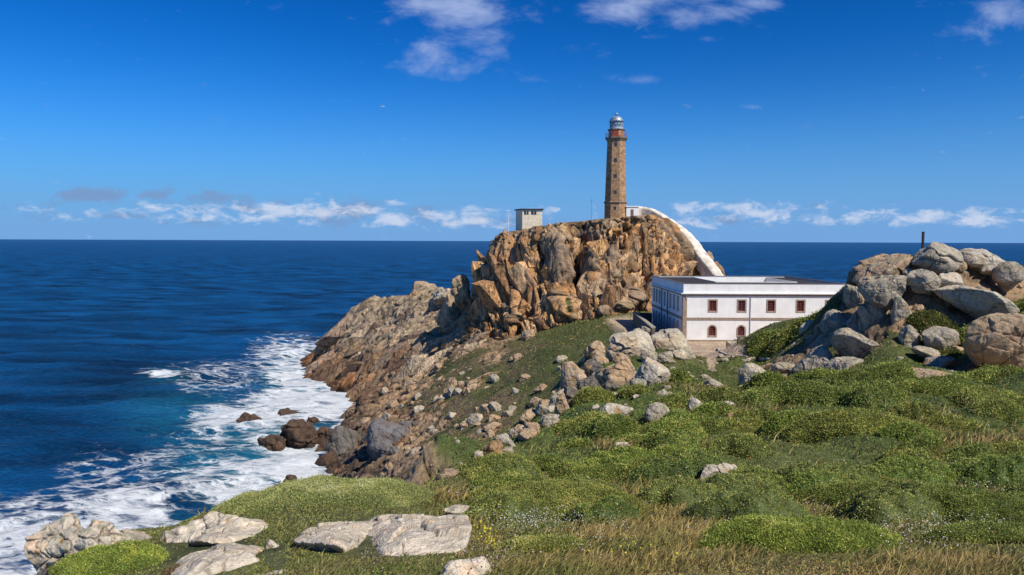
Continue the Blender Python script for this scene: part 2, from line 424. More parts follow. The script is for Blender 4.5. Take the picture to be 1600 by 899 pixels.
mv = hz*disp[:, None]; mv[:, 2] = np.where((cg > .5) & (mv[:, 2] > 0), mv[:, 2]*.15, mv[:, 2])
P3[idx] += mv.astype(np.float32)
zd = P3[:, 2].reshape(UU.shape)
# colours
col = np.zeros((P3.shape[0], 3), np.float32)
g1 = fine.ravel(); g2 = fine2.ravel(); nr = MK['nrm'].ravel()
yv = P3[:, 1]; zv = P3[:, 2]
veg = np.tile(np.array([.14, .14, .05], np.float32), (len(P3), 1))
veg = lerpc(veg, [.15, .12, .055], sst(.0, .45, g1+.4*g2))
veg = lerpc(veg, [.045, .065, .018], sst(.05, -.5, g1)*.8)
veg = lerpc(veg, [.17, .13, .075], (MK['slope'].ravel())*sst(-.25, .15, g1-g2*.3)*.8)
veg = lerpc(veg, [.07, .095, .025], sst(.4, .9, grassy.ravel())*.7)
veg = lerpc(veg, [.07, .10, .025], MK['heath'].ravel()*.8)
veg = lerpc(veg, [.52, .39, .27], MK['fl'].ravel()*.95)
pathm = blob(qx, qy, [(1100,546,62,13,1.3),(1112,560,9,26,1.2),(1175,556,60,9,.8),(1150,590,25,8,.4)]).ravel()*(yv > 60)
veg = lerpc(veg, [.50, .37, .25], sst(.3, .6, pathm+g2*.2))
rc = np.tile(np.array([.36, .275, .19], np.float32), (len(idx), 1))
m1 = fbm(Pr, 6, 3, 201); m2 = fbm(Pr, 2.2, 3, 202); m3 = fbm(Pr, 14, 2, 203)
rc = lerpc(rc, [.48, .27, .12], sst(-.15, .35, m1+tint*.5)*(.30+.6*cg))
rc = lerpc(rc, [.42, .33, .23], sst(.05, .5, m2-tint)*.6)
rc = lerpc(rc, [.17, .13, .105], sst(.0, .45, m3-tint*.8)*.55)
rc = lerpc(rc, [.36, .27, .18], (1-cg)*.35)
rc = lerpc(rc, [.40, .35, .27], hd*sst(8, 18, Pr[:, 2])*.7)
zz = Pr[:, 2]+m1*3.0
onsea = sst(60, 90, Pr[:, 1])*(1-cg)
rc = lerpc(rc, [.34, .15, .06], sst(9, 3, zz)*onsea*.75*sst(170, 215, Pr[:, 1]))
rc = lerpc(rc, [.10, .085, .075], sst(10, 3, zz)*onsea*.8*sst(215, 170, Pr[:, 1]))
rc = lerpc(rc, [.07, .045, .03], sst(2.2, .6, zz)*onsea*.85)
rc = lerpc(rc, [.12, .12, .045], sst(.15, .5, m2+.5*m1+(n3[:, 2]-.6))*(.25+.3*cg)*sst(6, 12, Pr[:, 2]))
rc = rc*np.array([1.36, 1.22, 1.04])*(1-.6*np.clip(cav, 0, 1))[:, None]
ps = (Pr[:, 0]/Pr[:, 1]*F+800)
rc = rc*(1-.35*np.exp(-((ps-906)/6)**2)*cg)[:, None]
col = veg*(1+.25*g2[:, None])
t = fr[idx]*1.0; t = sst(.25, .6, t+m2*.2)
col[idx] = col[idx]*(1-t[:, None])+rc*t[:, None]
ny, nx = UU.shape
ii = (np.arange(ny-1)[:, None]*nx+np.arange(nx-1)).ravel()
quads = np.stack([ii, ii+1, ii+nx+1, ii+nx], 1)
keep = (P3[quads, 2].max(1) > -3.0); quads = quads[keep]
used = np.zeros(len(P3), bool); used[quads.ravel()] = True
rem = np.cumsum(used)-1
terr = link('headland_ground', raw_mesh('headland_ground', P3[used], rem[quads], M_CLIFF, col[used]))
tag(terr, 'rocky headland with heath slopes and the brown granite crag under the lighthouse', 'terrain', kind='structure')

# samplers over the finished ground
def gidx(u, D):
    c = np.clip(np.interp(u, Uc, np.arange(nx)), 0, nx-1.001); r = np.interp(D, Dr, np.arange(ny)); r = np.clip(r, 0, ny-1.001)
    return r, c
def samp(G, u, D):
    r, c = gidx(u, D); r0 = r.astype(int); c0 = c.astype(int); fr_ = r-r0; fc = c-c0
    if G.ndim == 3: fr_ = fr_[:, None]; fc = fc[:, None]
    return (G[r0, c0]*(1-fr_)+G[r0+1, c0]*fr_)*(1-fc)+(G[r0, c0+1]*(1-fr_)+G[r0+1, c0+1]*fr_)*fc
_hD = np.geomspace(6, 300, 2200)
def hit(px, py, dmin=6):
    r = ray(px, py); D = _hD[_hD >= dmin]
    hz_ = samp(Z0, np.full(len(D), r[0]), D); z = ZC+r[2]*D
    k = np.nonzero(z < hz_)[0]
    return float(D[k[0]]) if len(k) else None

# ------------------------------------------------------------------ rocks
def ico(n):
    t = (1+5**.5)/2
    V = [(-1,t,0),(1,t,0),(-1,-t,0),(1,-t,0),(0,-1,t),(0,1,t),(0,-1,-t),(0,1,-t),(t,0,-1),(t,0,1),(-t,0,-1),(-t,0,1)]
    Fc = [(0,11,5),(0,5,1),(0,1,7),(0,7,10),(0,10,11),(1,5,9),(5,11,4),(11,10,2),(10,7,6),(7,1,8),(3,9,4),(3,4,2),(3,2,6),(3,6,8),(3,8,9),(4,9,5),(2,4,11),(6,2,10),(8,6,7),(9,8,1)]
    V = np.array(V, float); Fc = np.array(Fc)
    for _ in range(n):
        e = np.sort(np.concatenate([Fc[:, [0, 1]], Fc[:, [1, 2]], Fc[:, [2, 0]]]), 1)
        ue, inv = np.unique(e, axis=0, return_inverse=True); inv = inv.ravel()
        mid = V[ue].mean(1); b = len(V); V = np.vstack([V, mid]); m = len(Fc)
        a, c_, d = inv[:m]+b, inv[m:2*m]+b, inv[2*m:]+b
        Fc = np.concatenate([np.stack([Fc[:, 0], a, d], 1), np.stack([Fc[:, 1], c_, a], 1), np.stack([Fc[:, 2], d, c_], 1), np.stack([a, c_, d], 1)])
        V /= np.linalg.norm(V, axis=1, keepdims=True)
    V /= np.linalg.norm(V, axis=1, keepdims=True)
    return V.astype(np.float32), Fc
ICO = {}
TONE = {'grey': (.40, .345, .26), 'pale': (.52, .45, .34), 'tan': (.45, .32, .20), 'orange': (.38, .22, .10), 'dark': (.15, .13, .11),
        'wet': (.095, .06, .04), 'slate': (.16, .15, .15), 'white': (.64, .55, .42)}
def rock_mesh(name, w, dpt, h, seed, tone='grey', sub=5, blocky=9., roll=0., lich=.8, ang=0, rough=.05, crack=.4, planes=14, z0=0.):
    if sub not in ICO: ICO[sub] = ico(sub)
    V, Fc = ICO[sub]; r_ = np.random.default_rng(seed)
    pn = r_.normal(size=(planes, 3)); pn /= np.linalg.norm(pn, axis=1, keepdims=True)
    pd = r_.uniform(.68, 1.05, planes)
    q = np.maximum(V@pn.T, 0)/pd
    R = (q**blocky).sum(1)**(-1/blocky); R = np.minimum(R, 1.35)
    P = V*R[:, None]
    P /= np.ptp(P, axis=0)/2
    P -= (P.max(0)+P.min(0))/2
    P = P*np.array([w, dpt, h], np.float32)/2
    Ve = V/np.array([w, dpt, h], np.float32); Ve = Ve/np.linalg.norm(Ve, axis=1, keepdims=True)
    s = (w*h)**.5
    off = r_.uniform(0, 500, 3).astype(np.float32)
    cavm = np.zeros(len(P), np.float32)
    n1 = fbm(P+off, s*.45, 4, seed); P = P+Ve*(n1*s*rough*2.0)[:, None]
    if crack:
        f1, f2, hh, vv = worley((P+off)+fbm(P+off, s*.4, 2, 5)[:, None]*s*.12, s*.55, seed)
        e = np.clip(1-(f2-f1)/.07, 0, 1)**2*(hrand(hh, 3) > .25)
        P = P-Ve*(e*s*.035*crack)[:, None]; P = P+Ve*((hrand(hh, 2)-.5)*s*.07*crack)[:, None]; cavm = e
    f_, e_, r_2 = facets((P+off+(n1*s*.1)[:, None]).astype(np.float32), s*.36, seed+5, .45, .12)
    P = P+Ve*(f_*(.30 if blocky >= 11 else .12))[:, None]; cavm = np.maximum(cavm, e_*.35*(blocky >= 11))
    a = math.radians(roll); ca, sa = math.cos(a), math.sin(a)
    if roll: 
        P = np.stack([P[:, 0]*ca-P[:, 2]*sa, P[:, 1], P[:, 0]*sa+P[:, 2]*ca], 1)
        P[:, 0] *= w/np.ptp(P[:, 0]); P[:, 2] *= h/np.ptp(P[:, 2])
    P = P-np.array([(P[:, 0].max()+P[:, 0].min())/2, 0, (P[:, 2].max()+P[:, 2].min())/2])
    c = np.tile(np.array(TONE[tone], np.float32), (len(P), 1))
    a1 = fbm(P+off, s*.5, 3, seed+1); a2 = fbm(P+off, s*.16, 4, seed+2); a3 = fbm(P+off, s*.22, 3, seed+3)
    c = lerpc(c, np.array(TONE[tone])*np.array([1.15, .92, .72]), sst(0, .4, a1)*.6)
    c = c*(1+.45*a2)[:, None]
    up = np.clip(V[:, 2]*.6+.5, 0, 1)
    c = lerpc(c, [.34, .34, .19], sst(.05, .35, a3)*up*lich*.7)
    c = lerpc(c, [.09, .09, .08], sst(.12, .4, fbm(P+off, s*.1, 3, seed+4))*.6*lich+0*up)
    c = lerpc(c, [.50, .49, .44], sst(.2, .45, fbm(P+off, s*.13, 3, seed+5))*up*lich*.7)
    c = lerpc(c, [.42, .20, .04], sst(.30, .42, fbm(P+off, s*.3, 3, seed+6))*lich*.8)
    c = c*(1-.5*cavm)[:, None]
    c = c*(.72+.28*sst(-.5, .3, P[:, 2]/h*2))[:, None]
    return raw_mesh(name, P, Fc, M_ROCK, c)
_seed = [1000]
def boulder(name, label, x0, y0, x1, y1, tone='grey', group=None, D=None, cat=None, bury=.18, deep=.85, **kw):
    _seed[0] += 1
    cx = (x0+x1)/2; h = y1-y0; w = x1-x0
    if D is None:
        D = hit(cx, y1-.12*h)
        if D is None: return None
        D += .38*deep*w*D/F
    W = w*D/F; H = h*D/F; H2 = H*(1+bury)
    c = at(cx, (y0+y1)/2+h*bury/2, D)
    sub = 6 if w > 62 else 5 if w > 20 else 4 if w > 8 else 3
    if 'sub' in kw: sub = kw.pop('sub')
    seed = kw.pop('seed', _seed[0])
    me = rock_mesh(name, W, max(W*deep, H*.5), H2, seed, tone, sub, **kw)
    o = link(name, me); o.location = c
    return tag(o, label, cat or 'rock', group)

B = boulder
def slab(label, x0, y0, x1, y1, tone='white', th=.30, **kw):
    _seed[0] += 1; cx = (x0+x1)/2
    D0 = hit(cx, min(y1, 905)) or 12.; D1 = hit(cx, y0) or D0+2; D1 = min(D1, D0+3.2*(x1-x0)*D0/F)
    Dm = (D0+D1)/2; ln = D1-D0; W = (x1-x0)*Dm/F
    g = samp(Z0, np.full(3, (cx-800)/F), np.array([D0, Dm, D1])); pit = math.atan2(g[2]-g[0], ln)
    me = rock_mesh('slab_rock', W, ln/math.cos(pit)*1.05, th*1.7, kw.pop('seed', _seed[0]), tone, 6, **kw)
    o = link('slab_rock', me); o.location = at(cx, 500, Dm)*[1, 1, 0]+[0, 0, g[1]-.22*th]; o.rotation_euler = (pit, 0, kw.get('ang', 0))
    return tag(o, label, 'rock')
# right-hand outcrop
B('boulder', 'huge rounded boulder with a brown cracked face at the right edge', 1490, 487, 1650, 572, 'tan', D=62, deep=.7, roll=-8, lich=.55, blocky=8, crack=.5)
B('boulder', 'split dome boulder crowning the outcrop just right of the dark post', 1431, 379, 1499, 427, 'grey', blocky=9, crack=1.2, D=79)
B('slab_rock', 'long smooth pale slab sloping right beside the split summit boulder', 1494, 388, 1574, 424, 'pale', roll=-18, D=81)
B('slab_rock', 'small pale slab tucked against the right of the summit boulder', 1498, 392, 1538, 414, 'pale', roll=-12, D=79.5)
B('boulder', 'grey boulder with dark left face on the outcrop skyline near the right edge', 1550, 409, 1598, 450, 'grey', D=78)
B('boulder', 'pale rounded boulder below the summit boulder of the outcrop', 1412, 421, 1466, 455, 'grey', D=76, lich=.8)
B('boulder', 'flat topped boulder perched over a dark overhang on the outcrop', 1340, 431, 1412, 470, 'grey', D=77, deep=1.0, blocky=12)
B('boulder', 'big dark shadowed block beneath the perched flat boulder', 1340, 462, 1402, 522, 'grey', D=77.5, roll=-25, blocky=12)
B('boulder', 'upright speckled grey boulder right of the dark shadowed block', 1390, 458, 1428, 520, 'grey', D=75, roll=10, lich=1)
B('slab_rock', 'steep yellowish lichen slab at the left shoulder of the outcrop', 1318, 444, 1358, 496, 'grey', roll=48, D=82, lich=.9, blocky=12)
B('boulder', 'angular grey boulder wedged low on the left of the outcrop', 1320, 480, 1368, 526, 'grey', roll=-35, D=79, blocky=14)
B('boulder', 'dark upright boulder at the left foot of the outcrop beside the green bushes', 1283, 484, 1326, 536, 'grey', roll=15, D=81, blocky=13)
B('boulder', 'large rounded boulder with shaded left side at the foot of the outcrop', 1300, 512, 1376, 563, 'grey', D=73, roll=-20)
B('boulder', 'broad boulder with dark hollow left side nearest the curved stone kerb', 1236, 538, 1320, 588, 'grey', D=75, blocky=10)
B('slab_rock', 'low flat grey slab in front of the broad hollow boulder', 1286, 557, 1360, 588, 'grey', D=70, roll=6)
B('boulder', 'small blocky speckled boulder right of the low flat slab', 1364, 543, 1409, 575, 'grey', D=70, lich=.9)
B('boulder', 'pale boulder with dark base among the dark bush of the outcrop', 1405, 508, 1440, 553, 'grey', D=70)
B('boulder', 'rounded green tinged boulder left of the huge cracked boulder', 1438, 509, 1494, 551, 'grey', D=69, lich=.8)
B('slab_rock', 'slanting grey slab under the green tinged boulder', 1424, 541, 1472, 566, 'grey', D=67, roll=-12)
B('slab_rock', 'shattered grey slab in shade beside the huge cracked boulder', 1444, 556, 1490, 578, 'grey', D=65, roll=14)
B('boulder', 'pointed pale boulder at the edge of the bushes above the kerb', 1250, 501, 1281, 537, 'pale', D=86, roll=-30, blocky=14)
B('slab_rock', 'sunlit slab rising right from the pale rounded outcrop boulder', 1460, 426, 1508, 456, 'pale', D=76.5, roll=-20)
B('slab_rock', 'very long sunlit slab slanting down the middle of the outcrop', 1468, 446, 1584, 494, 'pale', D=73.5, roll=-22, blocky=10)
B('slab_rock', 'long low ridge slab falling left from the summit boulder', 1328, 396, 1436, 446, 'tan', D=83, roll=22, blocky=11, lich=.8)
slab('flat grey slab on the turf under the huge cracked boulder', 1468, 572, 1536, 592, 'pale', th=.8)
slab('bare tan slab on the turf left of the flat grey slab', 1400, 574, 1480, 592, 'tan', th=.7)
slab('pinkish ground slab at the right edge below the huge boulder', 1530, 580, 1650, 596, 'pale', th=.7, crack=1.2)
B('rock', 'small tan rock between the summit slabs of the outcrop', 1493, 408, 1509, 424, 'tan', D=79)
B('rock', 'small grey slab below the summit slabs near the skyline boulder', 1530, 410, 1560, 428, 'pale', D=79, roll=-15)
B('rock', 'small rock cluster piece left of the broad hollow boulder', 1226, 535, 1256, 558, 'grey', D=84)
# middle ridge
B('slab_rock', 'big pale sloping slab at the left of the rock group before the white building', 944, 513, 1022, 566, 'pale', roll=28, blocky=11, lich=.6)
B('boulder', 'orange tinted block under the big pale sloping slab', 970, 529, 1020, 560, 'orange', blocky=13)
B('boulder', 'big pale boulder group piece nearest the corner of the white building', 1006, 514, 1084, 560, 'pale', roll=-12, D=101, crack=1.2)
B('boulder', 'blocky tan boulder standing alone left of the rock group', 911, 532, 954, 567, 'tan', blocky=15)
B('boulder', 'tall dark boulder at the left end of the middle ridge', 876, 564, 918, 610, 'tan', blocky=9, seed=4242)
B('boulder', 'boulder with a broad dark underside in the middle ridge', 930, 558, 1002, 612, 'tan', roll=15, blocky=11)
B('boulder', 'smooth pale tilted boulder leaning on the dark undercut boulder', 992, 560, 1048, 606, 'pale', roll=28, lich=.4)
B('boulder', 'round grey boulder behind the smooth pale tilted boulder', 1000, 548, 1027, 574, 'grey')
B('boulder', 'jagged dark leaning rock below the left end of the ridge', 876, 604, 908, 638, 'dark', roll=10, blocky=16)
for i_, (a, b, c, d, tn) in enumerate([(912,562,944,592,'dark'),(900,588,936,620,'dark'),(955,552,985,574,'tan'),(1024,548,1052,570,'grey'),(938,594,966,616,'dark'),(984,590,1010,612,'grey'),(1046,546,1076,566,'pale'),(968,540,996,562,'dark'),(925,548,952,574,'tan'),(868,612,892,650,'tan'),(890,575,915,600,'grey')]):
    B('boulder', 'weathered boulder packed between the big rocks before the white building', a, b, c, d, tn, group='boulders packed into the middle ridge', blocky=13, roll=20, cat='rock')
B('rock', 'low pale rock lying flat in the heath left of centre', 926, 630, 990, 664, 'pale', roll=18, deep=.6)
B('rock', 'lumpy grey boulder in the heath left of the round pale one', 1006, 628, 1048, 662, 'grey', roll=15)
B('boulder', 'round pale boulder alone in the heath below the path', 1076, 621, 1111, 651, 'pale', blocky=7, lich=.6)
B('rock', 'half buried sloping rock below the lumpy grey boulder', 1028, 655, 1072, 682, 'pale', roll=22)
B('boulder', 'large pale lichen spotted boulder beside the stone kerb', 1151, 567, 1211, 608, 'pale', roll=-12, lich=.9, blocky=8)
B('rock', 'small grey rock in grass left of the lichen spotted boulder', 1101, 593, 1133, 609, 'grey')
B('rock', 'flat pale rock at the edge of the dark bushes', 1124, 626, 1148, 642, 'pale')
B('rock', 'small upright orange rock standing in the grass', 1135, 644, 1146, 660, 'orange')
B('rock', 'small pale rock poking out of the heath below the ridge', 957, 692, 985, 705, 'pale')
B('rock', 'tiny pale rock left of the round pale boulder', 1053, 640, 1067, 650, 'pale')
B('rock', 'small rounded rock at the right foot of the ridge boulders', 1063, 549, 1080, 562, 'grey')
B('cut_stone_block', 'squared grey stone block sitting on top of the middle rocks', 1000, 510, 1017, 520, 'grey', D=100, blocky=30, planes=6, crack=0, cat='stone block')
B('boulder', 'dark boulder against the foot of the white facade', 1149, 525, 1177, 549, 'dark', D=112)
B('rock', 'low dark rock left of the boulder at the white facade', 1132, 532, 1156, 552, 'grey', D=111)
B('slab_rock', 'long low grey slab between the kerb and the outcrop', 1206, 565, 1245, 586, 'grey')
B('rock', 'brown jagged rock just right of the kerb end', 1208, 585, 1240, 600, 'grey', roll=10)
# foreground
B('boulder', 'pale split rock lying in the heath right of centre', 1088, 722, 1164, 765, 'pale', roll=14, blocky=12, crack=1.4, deep=.6)
B('rock', 'flat pale stone with an orange lichen spot near the cushion bush', 694, 790, 757, 812, 'white', deep=.8, lich=.9)
slab('left part of the broad pale slab below the cushion bush', 470, 818, 580, 866, 'white', blocky=10, rough=.03, lich=.35, crack=1.3)
slab('broad whitish slab in the foreground grass right of the split', 548, 808, 742, 872, 'white', blocky=10, rough=.03, lich=.35, crack=1.6, th=.36)
B('slab_rock', 'large tilted slab at the cliff edge with a rusty top corner', 236, 802, 400, 884, 'white', D=15.0, roll=24, blocky=13, lich=.8, deep=.6, rough=.07, crack=1.3)
slab('narrow pale slab below the left end of the cushion bush', 300, 822, 412, 852, 'white', blocky=10, rough=.03, lich=.4, crack=1.3)
slab('pinkish slab at the bottom edge of the photo left of centre', 262, 852, 424, 900, 'white', blocky=10, rough=.03, lich=.4, crack=1.3, th=.36)
B('rock', 'upright pale stone at the right end of the pinkish slab', 406, 842, 444, 892, 'white', D=12.9, roll=10, lich=.4)
B('rock', 'pale stone just showing at the bottom edge below the broad slab', 410, 892, 480, 920, 'white', D=10.6, lich=.3)
slab('pale flat stone at the bottom edge near the middle', 690, 884, 770, 904, 'white', lich=.5, th=.3)
B('boulder', 'orange stained rock at the far left end of the cliff edge', 50, 806, 150, 900, 'white', D=14.0, roll=12, lich=1.2, blocky=14, crack=1.6, rough=.09, planes=18)
B('boulder', 'middle pale yellow rock of the group at the left cliff edge', 100, 826, 180, 905, 'white', D=13.7, lich=1.2, blocky=14, crack=1.6, rough=.09, planes=18)
B('boulder', 'cracked pale rock of the left cliff edge beside the green shrub', 138, 808, 215, 880, 'white', D=14.6, lich=.9, blocky=13, crack=1.6, rough=.09, planes=18)
B('slab_rock', 'low pale rock tapering right from the left cliff edge group', 180, 826, 262, 872, 'pale', D=15.0, roll=-20, lich=.5, blocky=13)
B('boulder', 'dark brown footing rock at the bottom of the left cliff edge', 54, 868, 110, 950, 'dark', D=13.6, blocky=13, lich=.3)
B('rock', 'pale rock at the upper edge of the green slope above the cove', 794, 716, 834, 740, 'white', deep=.7)
B('rock', 'orange brown upright rock at the edge of the stony slope', 755, 688, 790, 727, 'orange', roll=30, blocky=13)
# shore
B('boulder', 'polished grey humped rock above the cove', 574, 652, 640, 705, 'slate', roll=30, lich=.15, blocky=7)
B('boulder', 'smooth grey slab rock between the polished hump and the dark crag', 576, 684, 616, 722, 'slate', roll=10, lich=.1, blocky=7)
B('boulder', 'massive black brown rock at the cove waterline', 512, 660, 580, 742, 'dark', roll=40, lich=.1, blocky=11, D=160)
B('boulder', 'rounded black rock low at the right of the cove waterline', 560, 712, 606, 752, 'dark', lich=.1, D=143)
B('boulder', 'grey streaked rock behind the top of the cushion bush', 600, 706, 650, 756, 'slate', roll=20, lich=.15, D=134)
B('boulder', 'brown grey boulder right of the grey streaked rock', 635, 712, 680, 752, 'slate', roll=15, lich=.3, D=128)
B('boulder', 'brown rounded rock at the head of the cove', 540, 632, 576, 668, 'tan', roll=35, lich=.1, D=199)
B('boulder', 'dark shore rock washed by foam left of the black waterline rock', 492, 706, 530, 738, 'wet', D=155, lich=0)
B('boulder', 'broad tan rock shoulder joining the headland crest to the left foot of the crag', 682, 452, 742, 520, 'tan', D=214, blocky=14, roll=35, rough=.09, crack=1.2)
B('boulder', 'darker rock step just left of the crag foot above the rock shoulder', 704, 428, 740, 478, 'tan', D=204, blocky=15, roll=20, rough=.09, crack=1.2)
B('boulder', 'low jagged rock on the crest between the standing block and the crag', 676, 450, 708, 474, 'pale', D=236, blocky=14, roll=-10, rough=.09)
B('boulder', 'tall block standing on the headland crest', 644, 440, 684, 476, 'tan', D=256, blocky=14)
B('boulder', 'white faced boulder lying below the block on the headland crest', 640, 481, 676, 506, 'pale', D=244, roll=-15)
B('rock', 'pale angular rock at the foot of the lighthouse crag', 814, 515, 836, 533, 'tan', blocky=14)
B('rock', 'brown rock shoulder right of the white covered stairway high up', 1066, 372, 1096, 402, 'orange', D=192, blocky=14, roll=-45)
B('rock', 'brown rock shoulder right of the white covered stairway low down', 1088, 392, 1118, 424, 'tan', D=189, blocky=14, roll=-45)
B('rock', 'orange brown rocks where the white covered stairway meets the roof line', 1098, 408, 1140, 440, 'orange', D=184, blocky=13, roll=-30)
def sea_rock(label, x0, y0, x1, y1, tone='wet', **kw):
    p = sea_at((x0+x1)/2, y1-1); 
    return B('sea_rock', label, x0, y0, x1, y1, tone, D=float(p[1])+.3*(x1-x0)*p[1]/F, bury=.5, lich=0, deep=.6, rough=.13, planes=20, **kw)
sea_rock('long brown rock awash in foam farthest from the shore', 365, 644, 420, 664, roll=5, crack=1.3)
sea_rock('left hump of the brown rock island in the foam', 399, 679, 448, 706, crack=1.2)
sea_rock('tall ragged right part of the brown rock island', 436, 654, 496, 704, roll=12, blocky=13, crack=1.6)
sea_rock('small dark rock in foam above the brown island', 434, 640, 467, 656, blocky=12)
sea_rock('small reddish rock between the brown island and the shore', 492, 666, 534, 692, blocky=12)
sea_rock('jagged low rock fringe at the foot of the black waterline rock', 496, 690, 522, 706, blocky=14, crack=1.6)
sea_rock('pointed wet rock between the brown island and the surf edge', 478, 652, 500, 664, blocky=14)
sea_rock('small wet ledge rock off the tip of the headland', 470, 556, 490, 566, blocky=14)
sea_rock('flat dark rock awash above the cushion bush', 304, 750, 356, 764)
sea_rock('small red brown rock in the surf near the cushion bush', 444, 742, 464, 756)
sea_rock('tiny round rock in surf just above the cushion bush', 451, 757, 466, 770)
sea_rock('low brown rock at the surf edge right above the cushion bush', 488, 745, 518, 762)
# small loose rocks on the stony slope
def in_poly(x, y, P):
    c = False; n = len(P)
    for i in range(n):
        x1_, y1_ = P[i]; x2, y2 = P[(i+1) % n]
        if (y1_ > y) != (y2 > y) and x < (x2-x1_)*(y-y1_)/(y2-y1_)+x1_: c = not c
    return c
SLOPE = [(565, 650), (640, 560), (720, 545), (860, 540), (870, 600), (845, 660), (770, 715), (660, 750), (590, 745)]
GL = {'pale': 'small pale rock scattered on the stony slope above the cove', 'grey': 'small grey rock scattered on the stony slope above the cove',
      'tan': 'small tan rock scattered on the stony slope above the cove', 'slate': 'small dark slate grey rock scattered on the stony slope above the cove'}
k = 0
while k < 64:
    x = random.uniform(565, 870); y = random.uniform(540, 752)
    if not in_poly(x, y, SLOPE): continue
    if y < 600 and random.random() < .6: continue
    k += 1
    w = random.choice([5, 6, 7, 8, 9, 11, 13, 16, 20])*random.uniform(.9, 1.4); h = w*random.uniform(.5, .85)
    tn = random.choice(['grey', 'grey', 'tan', 'tan', 'tan', 'slate' if x < 720 else 'grey'])
    B('loose_rock', GL[tn], x-w/2, y-h/2, x+w/2, y+h/2, tn, group=GL[tn].replace('small', 'small').replace(' rock ', ' rocks '), roll=random.uniform(5, 45), blocky=random.choice([11, 16]), lich=.4, cat='rock', planes=10, bury=.6)
for (x, y, w, h) in [(772,593,16,18),(845,607,22,14),(690,623,26,14),(720,600,12,10),(830,650,40,22),(760,640,20,18),(742,655,26,20),(705,650,18,12),(820,590,20,12),
                     (800,560,14,8),(770,668,30,18),(812,672,22,18),(838,628,26,16),(640,600,16,10),(655,640,18,12),(700,740,40,14),(740,735,30,12),(775,725,24,10)]:
    B('loose_rock', 'sunlit block embedded in the brown turf of the stony slope', x-w/2, y-h/2, x+w/2, y+h/2, 'pale' if (x+y) % 2 else 'tan',
      group='sunlit blocks embedded in the stony slope', roll=25, blocky=13, lich=.5, cat='rock')
# heath pebbles and rocks near the ridge and below the outcrop
for k in range(46):
    x = random.uniform(1090, 1420); y = random.uniform(548, 606)
    if 1240 < x < 1420 and y < 580: continue
    w = random.uniform(5, 16); h = w*.6
    B('loose_rock', 'small grey stone lying between the kerb and the outcrop', x-w/2, y-h/2, x+w/2, y+h/2, 'grey', group='small stones between the kerb and the outcrop', cat='rock')
for k in range(26):
    x = random.uniform(870, 1090); y = random.uniform(556, 640); w = random.uniform(6, 20); h = w*.65
    B('loose_rock', 'small lichen rock wedged among the middle ridge boulders', x-w/2, y-h/2, x+w/2, y+h/2, random.choice(['grey', 'pale']), group='small rocks wedged along the middle ridge', cat='rock', roll=20)
for k in range(40):
    x = random.uniform(1330, 1600); y = random.uniform(420, 575); w = random.uniform(8, 24); h = w*.6
    B('loose_rock', 'small rock wedged between the big boulders of the right outcrop', x-w/2, y-h/2, x+w/2, y+h/2, random.choice(['grey', 'tan', 'pale']), group='small rocks wedged in the right outcrop', cat='rock', roll=random.uniform(-30, 30))

# fractured bedrock blocks that make up the crag and the headland faces
import bmesh
def hull_block(rr, dims, ax, seed):
    n = rr.integers(10, 16); p = rr.normal(size=(n, 3)); p /= np.linalg.norm(p, axis=1, keepdims=True); p *= rr.uniform(.8, 1.0, (n, 1))
    p *= np.array(dims)/2
    a = Vector(ax).normalized(); M = a.to_track_quat('Z', 'X').to_matrix() @ Matrix.Rotation(rr.uniform(0, 6.28), 3, 'Z')
    p = p @ np.array(M).T
    bm = bmesh.new(); vs = [bm.verts.new(v) for v in p]; bmesh.ops.convex_hull(bm, input=vs)
    bmesh.ops.delete(bm, geom=[v for v in bm.verts if not v.link_faces], context='VERTS')
    bm.verts.index_update(); V = np.array([v.co[:] for v in bm.verts]); Fc = np.array([[v.index for v in f.verts] for f in bm.faces if len(f.verts) == 3]); bm.free()
    for _ in range(3):
        e = np.sort(np.concatenate([Fc[:, [0, 1]], Fc[:, [1, 2]], Fc[:, [2, 0]]]), 1)
        ue, inv = np.unique(e, axis=0, return_inverse=True); inv = inv.ravel(); b = len(V); V = np.vstack([V, V[ue].mean(1)]); m = len(Fc)
        x, y, z = inv[:m]+b, inv[m:2*m]+b, inv[2*m:]+b
        Fc = np.concatenate([np.stack([Fc[:, 0], x, z], 1), np.stack([Fc[:, 1], y, x], 1), np.stack([Fc[:, 2], z, y], 1), np.stack([x, y, z], 1)])
    s = float(min(dims)); nn = V/np.linalg.norm(V, axis=1, keepdims=True)
    V = V+nn*(fbm((V+seed*7.3).astype(np.float32), s*.8, 3, 9)*s*.09)[:, None]
    return V, Fc
